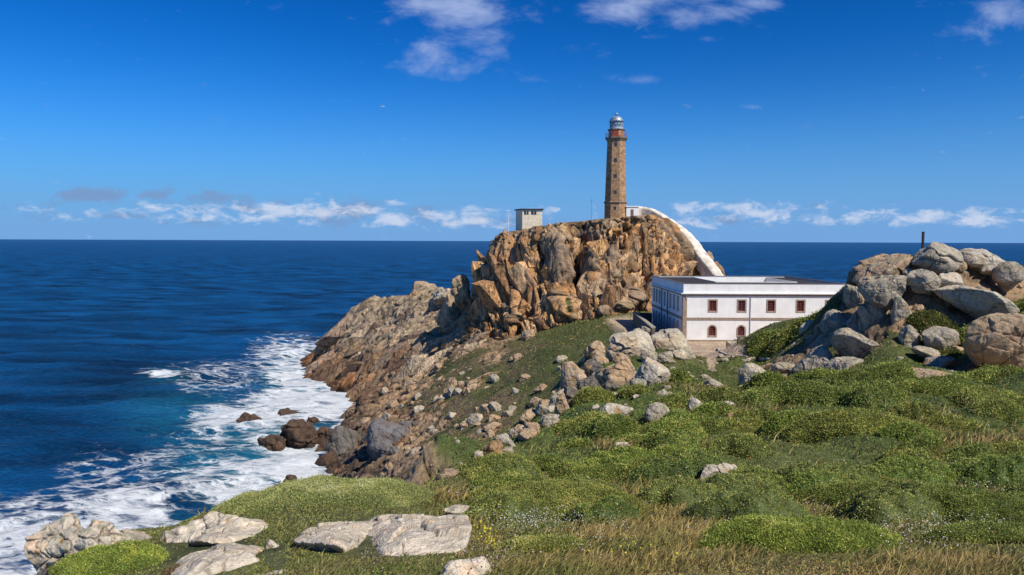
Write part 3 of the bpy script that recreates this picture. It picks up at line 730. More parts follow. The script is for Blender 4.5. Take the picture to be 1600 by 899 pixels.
def blocks(name, label, spots, axf, pal, seed):
    pal = [tuple(np.array(c)*np.array([1.36, 1.2, 1.02])) for c in pal]
    rr = np.random.default_rng(seed); VV = []; FF = []; CC = []; nb = 0
    for (px, py, spx) in spots:
        D = hit(px, py, 140)
        if D is None or D > 300: continue
        c = at(px, py, D); s = spx*D/F*rr.uniform(.7, 1.3)
        dims = (s*rr.uniform(.6, 1.0), s*rr.uniform(.5, .8), s*rr.uniform(1.2, 2.1))
        ax = np.array(axf(px, py))+rr.normal(0, .14, 3)
        V, Fc = hull_block(rr, dims, ax, seed+nb); V = V+c+np.array([0, .22*s, -.15*s])
        base = np.array(pal[rr.integers(len(pal))], float)*rr.uniform(.75, 1.2)
        col_ = np.tile(base, (len(V), 1)); Vf = V.astype(np.float32)
        a1 = fbm(Vf, 1.6, 4, 71); col_ = col_*(1+.6*a1)[:, None]
        col_ = lerpc(col_, [.33, .30, .2], sst(.1, .4, fbm(Vf, 2.5, 3, 72))*.5); col_ = lerpc(col_, [.10, .075, .055], sst(.05, .4, fbm(Vf*np.array([1, 1, .35], np.float32), 1.2, 3, 73))*.7)
        if py > 560 and px < 640: col_ = lerpc(col_, [.16, .075, .035], np.full(len(V), .6))
        VV.append(V); FF.append(Fc+sum(len(v) for v in VV[:-1])); CC.append(col_); nb += 1
    return tag(link(name, raw_mesh(name, np.vstack(VV), np.vstack(FF), M_CRAG, np.vstack(CC), smooth=False)), label, 'rock face', kind='structure')
CR = [(728,535),(726,402),(768,380),(800,356),(940,344),(1020,340),(1060,385),(1100,430),(1020,430),(1015,462),(960,484),(900,497),(860,508),(800,520)]
sp_ = []
while len(sp_) < 430:
    x = random.uniform(720, 1110); y = random.uniform(342, 560)
    if not in_poly(x, y, CR): continue
    if abs(x-906-(y-430)*.05) < 7 and y < 500: continue
    sz = random.choice([12, 18, 26, 36, 46]) if len(sp_) > 90 else random.uniform(48, 80)
    if y < 352+sz*.6: sz = min(sz, 12)
    if y > 470 and sz > 34: sz = 22
    sp_.append((x, y+sz*.3, sz))
PAL = [(.54,.31,.13), (.60,.37,.18), (.44,.27,.14), (.38,.26,.16), (.27,.165,.09), (.50,.36,.22), (.58,.40,.23)]
blocks('crag_face', 'fractured orange brown granite blocks forming the crag face under the lighthouse', sp_, lambda x, y: (-.45 if x < 880 else .1 if x < 980 else .5, 0, 1) if x < 880 or x > 980 else (.05, 0, 1), PAL, 500)
HDL = [(484,560),(520,500),(548,488),(600,472),(650,462),(700,458),(735,480),(735,545),(690,560),(640,600),(590,625),(556,632),(500,600)]
sp2 = []
while len(sp2) < 260:
    x = random.uniform(480, 740); y = random.uniform(458, 635)
    if in_poly(x, y, HDL): sz = random.choice([14, 20, 28, 38, 50]) if len(sp2) > 50 else random.uniform(50, 84); sp2.append((x, y+sz*.25, sz))
PAL2 = [(.54,.45,.33), (.50,.38,.25), (.42,.35,.26), (.48,.41,.31), (.34,.27,.21), (.28,.22,.18), (.44,.32,.20), (.37,.28,.21)]
blocks('headland_face', 'tilted grey and tan rock slabs covering the low headland left of the crag', sp2, lambda x, y: (.85, 0, .6), PAL2, 900)
SHR = [(500,735),(516,690),(545,640),(600,640),(660,650),(700,690),(690,745),(620,755),(540,752)]
sp3 = []
while len(sp3) < 130:
    x = random.uniform(498, 700); y = random.uniform(636, 756)
    if in_poly(x, y, SHR): sz = random.choice([8, 10, 14, 20, 28]); sp3.append((x, y+sz*.25, sz))
PAL3 = [(.17,.14,.12), (.13,.11,.10), (.22,.16,.12), (.26,.17,.11), (.19,.17,.15)]
blocks('shore_face', 'dark wet looking rock blocks stepping down to the surf of the cove', sp3, lambda x, y: (.7, 0, .7), PAL3, 1300)

SLP = [(575,655),(640,575),(720,548),(800,545),(858,560),(862,600),(845,655),(780,705),(700,742),(600,748)]
sp4 = []
while len(sp4) < 210:
    x = random.uniform(575, 865); y = random.uniform(545, 750)
    if in_poly(x, y, SLP) and random.random() < .35+.65*(740-x)/160+.5*(y > 640): sz = random.choice([7, 9, 12, 16, 22, 30]); sp4.append((x, y+sz*.25, sz))
PAL4 = [(.36,.27,.18), (.30,.22,.15), (.42,.34,.25), (.26,.20,.15), (.40,.27,.16)]
blocks('slope_outcrops', 'broken tan rock ribs breaking through the brown slope above the cove', sp4, lambda x, y: (.75, 0, .6), PAL4, 1700)
for k in range(34):
    t = random.random(); x = 885-135*t+random.uniform(-14, 14); y = 622+108*t+random.uniform(-12, 10); w = random.uniform(10, 34)
    B('boulder', 'weathered boulder in the broken rib between the green heath and the stony slope', x-w/2, y-w*.36, x+w/2, y+w*.36, random.choice(['tan', 'pale', 'grey', 'dark']), group='boulders of the rib edging the green heath', roll=random.uniform(10, 40), blocky=14, lich=.5, cat='rock')

# ------------------------------------------------------------------ leaves and blades
def leaf_geo(C_, Nv, S, asp=.32, jitter=.9, r_=rng):
    n = len(C_)
    a = Nv*.40+r_.normal(size=(n, 3))*jitter*.75; a[:, 2] += .15
    a /= np.linalg.norm(a, axis=1, keepdims=True)
    s = np.cross(a, r_.normal(size=(n, 3))); s /= np.linalg.norm(s, axis=1, keepdims=True)+1e-9
    S = S[:, None]
    V = np.stack([C_, C_+a*S*.5+s*S*asp, C_+a*S, C_+a*S*.5-s*S*asp], 1).reshape(-1, 3)
    return V, np.arange(4*n).reshape(n, 4)
def leafcol(base, P, r_=rng, var=.46, tip=(.16, .19, .06), seed=0, sc=1.2):
    n = len(P); c = np.tile(np.array(base, np.float32), (n, 1))
    m = fbm(P.astype(np.float32), sc, 3, 300+seed)
    c = lerpc(c, tip, sst(0.0, .55, m)*.55)
    c = lerpc(c, [.10, .065, .03], (r_.random(n) < .07)*.7)
    c = c*(1+r_.normal(size=(n, 1))*var*.7).clip(.4, 1.9)*(1+.5*m[:, None])
    return np.repeat(np.clip(c*LEAFK*np.array([1.24, 1.0, .84]), .006, .6), 4, 0)
LEAFK = 3.8
# shrubs (each a dome of its own)
def shrub(label, x0, y0, x1, y1, base=(.06, .09, .022), tip=(.13, .17, .05), group=None, D=None, n=9000, leaf=None, deep=.8, name='gorse_bush', flat=1.0, lump=1.0, hmax=.24, hmin=.115):
    """a low mound lying on the ground: ragged outline, cushion bumps, leaf-sized faces"""
    _seed[0] += 1; seed = _seed[0]; r_ = np.random.default_rng(seed)
    cx = (x0+x1)/2
    if D is None:
        D1 = hit(cx, y1-2) or 20.
        Wg = (x1-x0)*D1/F; D = D1+.5*deep*Wg
    W = (x1-x0)*D/F; Dp = W*deep; c0 = at(cx, y0, D); px_ = c0[0]
    topz = at(cx, y0, D+.15*Dp)[2]; g2_ = samp(Z0, np.array([(cx-800)/F]), np.array([D+.15*Dp]))[0]
    H = float(np.clip(topz-g2_, min(hmin*W, 1.0), hmax*W))
    g = samp(Z0, np.array([(cx-800)/F]), np.array([D]))[0]
    m = 110; a = np.linspace(-1.12, 1.12, m); A, Bv = np.meshgrid(a, a); off = r_.uniform(0, 300, 3)
    th_ = np.arctan2(Bv, A); rad = np.hypot(A, Bv)
    ring = np.stack([np.cos(th_), np.sin(th_), 0*A], -1)*1.0+off
    Q3_ = (np.stack([A*W/2, Bv*Dp/2, 0*A], -1)+off).reshape(-1, 3).astype(np.float32)
    rr_ = rad/(1+.30*fbm(ring.astype(np.float32), 1.0, 2, seed)*2-.02)+.10*np.minimum(rad, 1)*fbm(Q3_, max(W*.16, .5), 3, seed+9).reshape(A.shape); rr_ = np.maximum(rr_, 0)
    X_ = A*W/2; Y_ = Bv*Dp/2; Q3 = (np.stack([X_, Y_, 0*A], -1)+off).reshape(-1, 3).astype(np.float32)
    cz_ = max(.38, W*.13); c1 = worley(Q3, cz_, seed)[0].reshape(A.shape); c2 = worley(Q3, cz_*.42, seed+1)[0].reshape(A.shape)
    env = np.clip(1-rr_**2.6, 0, 1)**.7
    bump = (1-np.clip(c1, 0, 1)**2)*.36*lump+(1-np.clip(c2, 0, 1)**2)*.17*lump+fbm(Q3, W*.3, 3, seed+2).reshape(A.shape)*.35
    hh_ = H*env*(1-.36*lump+bump)
    gz_ = samp(Z0, (px_+X_).ravel()/(D+Y_).ravel(), (D+Y_).ravel()).reshape(A.shape)
    Z_ = gz_+hh_-.04-.5*np.clip(rr_-1, 0, .2)*W*.5
    V0 = np.stack([X_, Y_, Z_-g], -1)
    ii_ = (np.arange(m-1)[:, None]*m+np.arange(m-1)).ravel(); Fq_ = np.stack([ii_, ii_+1, ii_+m+1, ii_+m], 1)
    inside = (rr_.ravel()[Fq_] < 1.10).all(1); Fq_ = Fq_[inside]; Vf = V0.reshape(-1, 3)
    q = Vf[Fq_]; fn = np.cross(q[:, 2]-q[:, 0], q[:, 3]-q[:, 1]); ar = np.linalg.norm(fn, axis=1)+1e-9
    n = int(n*1.6); pr_ = ar*(rr_.ravel()[Fq_].max(1) < 1.02); f_ = r_.choice(len(Fq_), n, p=pr_/pr_.sum()); b = r_.random((n, 2))
    T = q[f_]; C_ = (T[:, 0]*(1-b[:, :1])+T[:, 1]*b[:, :1])*(1-b[:, 1:])+(T[:, 3]*(1-b[:, :1])+T[:, 2]*b[:, :1])*b[:, 1:]
    Nv = fn[f_]/ar[f_][:, None]; L = (leaf or max(.0028*D, .03))*.74
    C_ = C_+Nv*(r_.uniform(-.8, .5, (n, 1))*L+(r_.random((n, 1)) < .06)*L*r_.uniform(0, 2.2, (n, 1)))
    LV, LF = leaf_geo(C_, Nv, L*r_.uniform(.55, 1.5, n), .27, r_=r_)
    lc = leafcol(base, C_+off, r_, tip=tip, seed=seed % 7, sc=max(W*.2, .5))
    usedv = np.zeros(len(Vf), bool); usedv[Fq_.ravel()] = True; rm = np.cumsum(usedv)-1; core = Vf[usedv]
    cc = np.tile(np.array(base, np.float32)*1.5, (len(core), 1))*(1+.8*fbm(Q3[usedv], .35, 3, 44))[:, None]
    me = raw_mesh(name, np.vstack([core, LV]), np.concatenate([rm[Fq_], LF+len(core)]), M_LEAF, np.vstack([cc, lc]), smooth=True)
    o = link(name, me); o.location = (px_, D, g)
    return tag(o, label, 'bush', group)
G1 = (.085, .115, .045); G2 = (.052, .078, .02); G3 = (.068, .09, .025); G4 = (.065, .10, .022)
shrub('wide pale green cushion bush at the cliff edge above the surf', 328, 752, 662, 850, G1, (.17, .21, .085), D=18.9, n=120000, leaf=.042, deep=.62, name='cushion_bush', lump=.75, hmax=.3, hmin=.095)
shrub('low bright green bush behind the orange stained cliff rock', 92, 846, 262, 915, G4, (.12, .15, .03), D=13.2, n=30000, leaf=.035, name='cushion_bush', lump=.8)
shrub('dark brown cushion plant between the tilted slab and the pinkish slab', 244, 876, 330, 915, (.05, .045, .025), (.1, .08, .05), D=12.0, n=9000, leaf=.03, name='heather_cushion')
shrub('large olive gorse mound with flowers right of the broad whitish slab', 730, 765, 1015, 880, G3, (.15, .15, .05), D=17.5, n=80000, leaf=.042, name='gorse_bush', deep=.85, lump=1.0, hmin=.15)
shrub('bright green gorse mat at the bottom edge right of centre', 1060, 836, 1400, 930, G4, (.16, .20, .05), D=11.4, n=90000, leaf=.034, deep=.75, lump=1.0, hmin=.12)
shrub('dark gorse mound with white flowers at the lower right', 1370, 762, 1640, 868, G2, (.12, .15, .05), D=16.0, n=80000, leaf=.04, deep=.85, lump=1.1, hmin=.15)
shrub('dark green low gorse mound left of the flower dotted lower right mound', 1240, 752, 1430, 830, G2, (.12, .15, .05), D=18.5, n=32000, leaf=.045, deep=.7, lump=.7)
shrub('long olive green gorse dome below the outcrop in the middle of the right slope', 1232, 692, 1440, 762, G3, (.13, .17, .045), D=30, n=36000, deep=.6, lump=.6)
shrub('dark green gorse mound just above the pale split rock', 975, 704, 1115, 772, G2, (.10, .14, .04), D=28, n=26000, lump=.8)
shrub('broad smooth gorse dome above the long olive dome', 1120, 640, 1410, 716, G2, (.12, .16, .045), D=42, n=42000, deep=.5, lump=.7)
shrub('dark gorse dome in shadow under the outcrop slabs', 1300, 578, 1440, 640, G2, (.11, .15, .04), D=57, n=24000, lump=.8)
shrub('dense dark bush left of the outcrop on the upper slope', 1160, 586, 1250, 642, G2, (.08, .11, .03), D=66, n=16000, lump=1)
shrub('gorse dome between the dense dark bush and the shadowed dome', 1225, 582, 1325, 636, G2, (.10, .14, .04), D=64, n=16000)
shrub('gorse dome with a dark hollow at the far right of the slope', 1400, 622, 1530, 684, G2, (.12, .15, .04), D=46, n=26000, lump=.8)
shrub('flat gorse mound under the pinkish ground slab at the right edge', 1480, 590, 1610, 632, G2, (.12, .15, .04), D=54, n=20000)
shrub('green gorse mound at the right edge halfway down the slope', 1490, 650, 1640, 708, G3, (.12, .17, .04), D=38, n=24000)
shrub('olive gorse mound left of the small pale rock in the heath', 860, 690, 980, 735, G3, (.13, .16, .05), D=42, n=16000)
shrub('bright round cushion at the edge above the pale cliff rock', 815, 682, 856, 720, (.08, .12, .03), (.14, .18, .05), D=56, n=6000, name='cushion_bush', lump=.3)
shrub('dark bush filling the hollow in the middle of the outcrop', 1422, 452, 1500, 512, (.03, .042, .012), (.08, .10, .03), D=72.5, n=16000, lump=1)
shrub('bush spilling right under the long slanting outcrop slab', 1490, 474, 1570, 500, G2, (.09, .11, .03), D=70, n=9000)
shrub('bush on the outcrop at the right edge above the huge boulder', 1572, 452, 1630, 490, G2, (.09, .12, .03), D=72, n=7000)
shrub('dark bush left of the huge cracked boulder', 1462, 500, 1500, 560, (.035, .05, .015), (.08, .1, .03), D=67, n=8000)
shrub('high green bush against the right end of the white facade', 1240, 488, 1306, 532, G2, (.10, .13, .035), D=96, n=9000, name='coastal_bush')
shrub('middle green bush in front of the white facade', 1200, 500, 1262, 545, G3, (.12, .15, .04), D=99, n=9000, name='coastal_bush')
shrub('lowest green bush in front of the white facade by the dark boulder', 1170, 512, 1220, 554, G2, (.11, .14, .04), D=102, n=7000, name='coastal_bush')
shrub('small green tuft bush below the summit boulder of the outcrop', 1474, 424, 1502, 440, G3, (.11, .13, .03), D=77, n=2500)
sg = 'gorse mounds crowding the right hand slope'
for k, (x, y, w, h) in enumerate([(1050,690,110,44),(1150,700,120,40),(1080,665,90,36),(960,668,80,34),(1020,735,110,40),(1170,752,120,40),(1510,720,120,44),(1560,640,80,30),(900,740,90,36),
                                  (820,760,90,34),(930,650,60,28),(1120,640,70,24),(1440,700,90,32),(1360,655,80,30),(850,725,70,26),(1210,660,90,30),(760,745,60,22),(1480,600,60,22),(1400,600,60,20),
                                  (990,610,46,20),(1060,590,50,20),(900,690,60,24)]):
    shrub('low rounded gorse mound crowded among others on the green slope', x-w/2, y-h/2, x+w/2, y+h/2, [G2, G3, G2][k % 3], (.12, .155, .045), sg, n=9000, flat=.8)

shrub('green gorse patch at the bottom edge under the flower dotted mound', 1440, 852, 1640, 925, G2, (.13, .16, .045), D=11.5, n=50000, leaf=.034, deep=.7, lump=1.0, hmin=.12)
shrub('olive heath patch at the bottom edge right of the flat stone', 770, 862, 930, 915, G3, (.15, .16, .05), D=11.6, n=36000, leaf=.034, deep=.7, lump=1.0, hmin=.1)
shrub('olive heath hummock between the grass drifts in the middle foreground', 1050, 772, 1210, 812, G3, (.15, .16, .05), D=18.6, n=24000, leaf=.04, deep=.8, lump=1.0, hmin=.12)
_r = random.Random(5)
for k in range(64):
    x = _r.uniform(760, 1620); y = _r.uniform(612, 800) if x > 900 else _r.uniform(720, 790)
    if y > 700+(x-1100)*.02 and _r.random() < .35: continue
    w = (70+(y-600)*.55)*_r.uniform(.6, 1.25); h = w*.34
    shrub('low rounded gorse mound crowded among others on the green slope', x-w/2, y-h/2, x+w/2, y+h/2, [G3, G2, G3, G4][k % 4], (.14, .17, .05), sg, n=9000, lump=1.1)
# ground cover (stuff): leaves, grass, flowers
def scatter(n, w0, w1, u0=-.72, u1=.72):
    u = rng.uniform(u0, u1, n); D = np.exp(rng.uniform(math.log(w0), math.log(w1), n)); return u, D
u, D = scatter(1150000, 7.5, 190, -.72, .98)
bare = blob(qx, qy, [(600,838,150,34,1),(320,860,100,44,1),(130,850,90,50,1),(725,800,36,12,1),(430,865,26,30,.8),(1126,750,40,14,.6),(725,898,50,10,.8)])*(DD < 40)
vegm = (1-rock)*(1-MK['fl']); pm = pathm.reshape(UU.shape)
vegm = vegm*(1-sst(.3, .6, pm))*(zd > 3)*(1-.9*sst(.35, .75, bare+.3*fine2))
vs_ = samp(vegm, u, D); gz = samp(zd, u, D)
ok = rng.random(len(u)) < vs_*np.where(D > 110, .55, 1); u = u[ok]; D = D[ok]
Pg = np.stack([u*D, D, samp(zd, u, D)], 1); ng = samp(Nn, u, D)
qh = samp(MK['heath'], u, D); fb = samp(fine, u, D)
L = np.maximum(.0023*D, .025)*rng.uniform(.7, 1.5, len(u))
V, Fq = leaf_geo(Pg-ng*L[:, None]*.3, ng, L, .3)
cc = np.tile(np.array([.085, .095, .03], np.float32), (len(u), 1))
cc = lerpc(cc, [.06, .09, .022], qh*.8); cc = lerpc(cc, [.20, .155, .065], sst(.05, .4, fb)*(1-qh)*.8)
sl = samp(MK['slope'], u, D); cc = lerpc(cc, [.115, .085, .05], sl*(.55+.35*sst(-.2, .2, fb)))
gs = samp(grassy, u, D); cc = lerpc(cc, [.07, .08, .026], np.clip(gs, 0, 1)*sst(.3, -.1, fb)*.7)
mm = fbm(Pg.astype(np.float32), 1.5, 3, 333); cc = cc*(1+.5*mm[:, None])*(1+rng.normal(size=(len(u), 1))*.2).clip(.5, 1.6)
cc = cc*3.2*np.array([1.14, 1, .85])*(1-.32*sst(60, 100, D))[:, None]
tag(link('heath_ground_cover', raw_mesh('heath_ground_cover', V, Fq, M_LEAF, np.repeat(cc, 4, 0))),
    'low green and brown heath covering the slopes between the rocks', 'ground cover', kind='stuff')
def blades(n, w0, w1, maskfn, hgt, colr, name, label, cat, u0=-.72, u1=.72, wid=.0011):
    u, D = scatter(n, w0, w1, u0, u1)
    z = samp(zd, u, D); x = u*D; a, b_ = project(np.stack([x, D, z], 1))
    m = maskfn(a, b_, u, D)*samp(vegm, u, D)*sst(-.35, .12, fbm(np.stack([x, D, x*0+hgt*50], 1).astype(np.float32), 2.2, 3, 808)); ok = rng.random(n) < m
    u = u[ok]; D = D[ok]; z = z[ok]; n = len(u); B_ = np.stack([u*D, D, z-.03], 1)
    h = hgt*rng.uniform(.5, 1.3, n)*np.clip(D/14, .8, 2.2); 
    lean = np.stack([rng.normal(.30, .25, n), rng.normal(0, .25, n), np.ones(n)], 1)
    mid = B_+lean*h[:, None]*.55; tip = B_+(lean*np.array([1.8, 1.8, .95]))*h[:, None]
    th_ = rng.uniform(0, 3.14, n); s = np.stack([np.cos(th_), np.sin(th_), th_*0], 1)*(np.maximum(wid*D, .006))[:, None]
    V = np.stack([B_-s, B_+s, mid+s*.7, mid-s*.7, tip], 1).reshape(-1, 3); i = np.arange(n)[:, None]*5
    T = np.concatenate([i+[0, 1, 2], i+[0, 2, 3], i+[3, 2, 4]]) 
    c = np.tile(np.array(colr[0], np.float32), (n, 1)); mmx = fbm(B_.astype(np.float32), 1.1, 3, 555)
    c = lerpc(c, colr[1], sst(-.25, .35, mmx+rng.normal(0, .12, n))); c = c*(1+rng.normal(size=(n, 1))*.25).clip(.5, 1.6)
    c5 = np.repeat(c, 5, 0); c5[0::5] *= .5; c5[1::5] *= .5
    return tag(link(name, raw_mesh(name, V, T, M_GRASS, c5)), label, cat, kind='stuff')
GOLD = [(1020,850,150,36,1),(1150,820,130,28,1),(1100,780,110,22,.9),(1440,890,80,34,1),(1520,890,90,20,.8),(880,890,120,20,.9),(1460,690,40,30,.8),(1000,780,70,26,.7),(1200,770,90,14,.8),
        (1520,770,60,10,.4),(960,700,50,12,.6),(700,780,40,10,.7),(1100,600,60,26,.5),(1180,640,40,16,.6),(1540,690,70,16,.5),(760,850,40,40,.5),(1400,800,30,26,.5)]
GREEN = [(520,885,130,18,1),(680,890,100,16,.8),(430,870,40,26,.8),(820,850,70,30,.8),(1260,860,120,30,.5),(460,850,30,20,.8),(380,890,60,14,.6),(700,800,60,16,.8),(1500,840,120,30,.5),(900,860,120,30,.6)]
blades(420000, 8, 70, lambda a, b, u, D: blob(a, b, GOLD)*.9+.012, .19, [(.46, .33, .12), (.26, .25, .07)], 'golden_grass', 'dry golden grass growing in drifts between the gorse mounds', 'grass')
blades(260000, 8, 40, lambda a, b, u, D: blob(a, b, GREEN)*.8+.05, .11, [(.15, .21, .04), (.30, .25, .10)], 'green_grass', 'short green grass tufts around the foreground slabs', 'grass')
# flower heads
def flowers(n, L_, colr, name, label, size, w0=9, w1=40, lift=.12):
    u, D = scatter(n, w0, w1, -.2, .72); z = samp(zd, u, D); a, b_ = project(np.stack([u*D, D, z+lift], 1))
    ok = rng.random(n) < blob(a, b_, L_); u = u[ok]; D = D[ok]; z = z[ok]; n = len(u)
    C_ = np.stack([u*D, D, z+lift*rng.uniform(.4, 2.6, n)*np.clip(D/16, .8, 3)], 1); r = size*rng.uniform(.6, 1.3, n)*np.clip(D/14, .8, 2)
    up = np.stack([rng.normal(0, .4, n), rng.normal(-.4, .4, n), np.ones(n)], 1); up /= np.linalg.norm(up, axis=1, keepdims=True)
    s = np.cross(up, [1, .2, 0]); s /= np.linalg.norm(s, axis=1, keepdims=True); t_ = np.cross(up, s)
    k6 = np.arange(6)*math.pi/3
    ring = C_[:, None]+(s[:, None]*np.cos(k6)[None, :, None]+t_[:, None]*np.sin(k6)[None, :, None])*r[:, None, None]
    V = np.concatenate([(C_+up*r[:, None]*.5)[:, None], ring], 1).reshape(-1, 3); i = np.arange(n)[:, None]*7
    T = np.concatenate([i+[0, 1+k, 1+(k+1) % 6] for k in range(6)])
    c = np.tile(np.array(colr, np.float32), (n, 1))*rng.uniform(.7, 1.1, (n, 1))
    return tag(link(name, raw_mesh(name, V, T, M_GRASS, np.repeat(c, 7, 0))), label, 'flowers', kind='stuff')
WF = [(830,806,60,18,.9),(900,830,70,20,.35),(1440,760,60,16,.5),(1400,742,70,7,.9),(1500,738,60,9,1),(1560,770,50,18,.7),(1480,800,70,26,.6),(1430,830,60,20,.5),(1540,650,25,18,.3),(1060,735,30,12,.4),
      (760,790,40,16,.3),(1150,830,80,8,.15),(1330,740,90,10,.3),(1400,620,120,60,.04)]
flowers(42000, [(a, b, c*1.3, d*1.4, e*.55) for a, b, c, d, e in WF], (.72, .68, .66), 'white_flowers', 'small white flower heads dotted over the gorse mounds', .0105)
flowers(30000, [(1500,742,50,8,1),(760,870,60,20,.3),(1230,800,60,10,.3),(560,880,90,20,.2)], (.55, .36, .36), 'pink_flowers', 'faded pink thrift heads in the foreground heath', .014)
flowers(20000, [(760,838,16,20,1),(1540,880,60,20,.15),(1000,870,80,20,.1)], (.65, .55, .03), 'yellow_flowers', 'yellow flowers beside the broad whitish slab', .018)

# ------------------------------------------------------------------ buildings
def wall_holes(x0, x1, z0, z1, holes, depth=.28):
    """wall panel in XZ at y=0 facing -y with recessed openings; holes: (xc, zc, w, h, arch)"""
    mb = MB(); loops = [[Vector((x0, 0, z0)), Vector((x1, 0, z0)), Vector((x1, 0, z1)), Vector((x0, 0, z1))]]
    for hl in holes: loops.append([Vector((a, 0, b)) for a, b in opening(*hl)][::-1])
    pts = [p for l in loops for p in l]
    tris = tessellate_polygon(loops)
    mb.add(pts, [tuple(t) for t in tris])
    for hl in holes:
        o = opening(*hl); n = len(o)
        mb.add([(a, 0, b) for a, b in o]+[(a, depth, b) for a, b in o], [(i, (i+1) % n, (i+1) % n+n, i+n) for i in range(n)])
    return mb
def opening(xc, zc, w, h, arch):
    a = xc-w/2; b = xc+w/2; lo = zc-h/2; hi = zc+h/2
    if not arch: return [(a, lo), (b, lo), (b, hi), (a, hi)]
    r = w/2; o = [(a, lo), (b, lo), (b, hi-r)]
    for k in range(1, 8): t = math.pi*k/8; o.append((xc+r*math.cos(t), hi-r+r*math.sin(t)))
    return o+[(a, hi-r)]
def ringband(xc, zc, w, h, arch, t, y0, y1):
    """stone surround of width t standing y0..y1"""
    i = opening(xc, zc, w, h, arch); o = opening(xc, zc, w+2*t, h+2*t, arch); n = len(i); mb = MB()
    vs = [(a, y0, b) for a, b in i]+[(a, y0, b) for a, b in o]+[(a, y1, b) for a, b in i]+[(a, y1, b) for a, b in o]
    fs = []
    for k in range(n):
        j = (k+1) % n; fs += [(k, j, j+n, k+n), (k+n, j+n, j+3*n, k+3*n), (k, j, j+2*n, k+2*n)]
    return mb.add(vs, fs)
def panel(xc, zc, w, h, arch, y):
    o = opening(xc, zc, w, h, arch); return MB().add([(a, y, b) for a, b in o], [tuple(range(len(o)))])
def window(root, xc, zc, w, h, arch, M, framemat, bars=2, rows=4, surround=True):
    fr_ = ringband(xc, zc, w-.16, h-.16, arch, .08, .16, .22)
    fr_.box(xc-.035, .15, zc-h/2+.08, xc+.035, .215, zc+h/2-.09)
    for k in range(1, rows): zz_ = zc-h/2+h*k/rows; fr_.box(xc-w/2+.08, .155, zz_-.03, xc+w/2-.08, .21, zz_+.03)
    for sx in (-1, 1): fr_.box(xc+sx*w*.25-.022, .158, zc-h/2+.08, xc+sx*w*.25+.022, .208, zc+h/2-.3)
    wo = fr_.build('window', framemat, root, M=M)
    panel(xc, zc, w-.01, h-.01, arch, .24).build('pane', M_GLASSD, wo, M=M)
    if surround: ringband(xc, zc, w, h, arch, .22, -.05, -.004).build('stone_surround', M_STONE, wo, M=M)
    return wo
def downpipe(root, x, z0, z1, M): MB().tube([(x, -.1, z0), (x, -.1, z1)], .06, 8).build('downpipe', M_GREYP, root, M=M)
YF = 125.; XL = at(1067.5, 480, YF)[0]; XR = 54.7; YB = YF+28.
zt = at(1100, 444, YF)[2]; zcn = at(1100, 459.5, YF)[2]; zb1 = at(1100, 496.5, YF)[2]; zb0 = at(1100, 500.5, YF)[2]; zg = 29.55
bld = thing('keepers_house', 'long two storey white lighthouse keepers building with stone bands and dark roof', 'building', (XL, YF, zg))
W_ = XR-XL; DpB = YB-YF; T_ = Matrix.Identity(4)
zc_ = lambda px, py: at(px, py, YF)[2]-zg
xs_ = lambda px, py=480: at(px, py, YF)[0]-XL
up_z = (zc_(1158, 470)+zc_(1158, 486.5))/2; up_h = zc_(1158, 470)-zc_(1158, 486.5); lo_t = zc_(1114, 509.5); lo_b = zc_(1114, 525)
pxw = [1113.7, 1158.9, 1205, 1251, 1296.5]
front = []
for i, p in enumerate(pxw):
    front.append((xs_(p), up_z, 1.15, up_h, False)); front.append((xs_(p), (lo_t+lo_b)/2, 1.1, lo_t-lo_b, True))
Ht = zt-zg; hc = zcn-zg; b1 = zb1-zg; b0 = zb0-zg
MF = Matrix.Identity(4)
wall_holes(0, W_, 0, hc, front).build('wall', M_WHITE, bld, M=MF)
for hl in front: window(bld, *hl, MF, M_BROWNF)
# side wall: local x runs back along +y
ML = Matrix.Rotation(-math.pi/2, 4, 'Z')                       # (x,0,z)->(0,-x,z)
sD = [128.9, 132.0, 135.1, 140.2, 145.0, 147.9, 150.6]
side = []
for d in sD:
    x = -(d-YF); side.append((x, up_z+.05, .95, 2.1, False)); side.append((x, 1.75, 1.0, 2.3, True))
wall_holes(-DpB, 0, 0, hc, side).build('wall', M_WHITE, bld, M=ML)
for hl in side: window(bld, *hl, ML, M_GLASSD, rows=3)
# right and back walls
MB().box(W_-.02, .002, 0, W_, DpB, hc).build('wall', M_WHITE, bld)
MB().box(0, DpB-.02, 0, W_, DpB+.002, hc).build('wall', M_WHITE, bld)
q = MB(); q.box(-.06, -.06, 0, .62, -.003, hc-.35); q.box(-.06, -.003, 0, -.003, .62, hc-.35); q.build('quoin', M_STONE, bld)
bd = MB(); bd.box(.62, -.07, b0, W_, -.003, b1); bd.build('stone_band', M_STONE, bld)
bd = MB(); bd.box(-.07, .62, b0, -.003, DpB, b1); bd.build('stone_band', M_STONE, bld)
bd = MB(); bd.box(.62, -.10, 0, W_, -.004, .34); bd.build('plinth', M_STONE, bld)
MB().box(-.09, -.09, hc-.35, W_, -.003, hc-.002).build('stone_band', M_STONE, bld)
MB().box(-.09, -.003, hc-.35, -.003, DpB, hc-.002).build('stone_band', M_STONE, bld)
co = MB(); co.box(-.40, -.40, hc, W_+.4, .5, hc+.16); co.box(-.40, .5, hc, .5, DpB+.4, hc+.16); co.build('cornice', M_WHITE, bld)
pr = MB(); pr.box(0, -.02, hc+.16, W_, .28, Ht); pr.box(0, .28, hc+.16, .28, DpB, Ht); pr.box(W_-.28, .28, hc+.16, W_, DpB, Ht); pr.box(.28, DpB-.28, hc+.16, W_-.28, DpB, Ht)
pr.build('parapet', M_WHITE, bld)
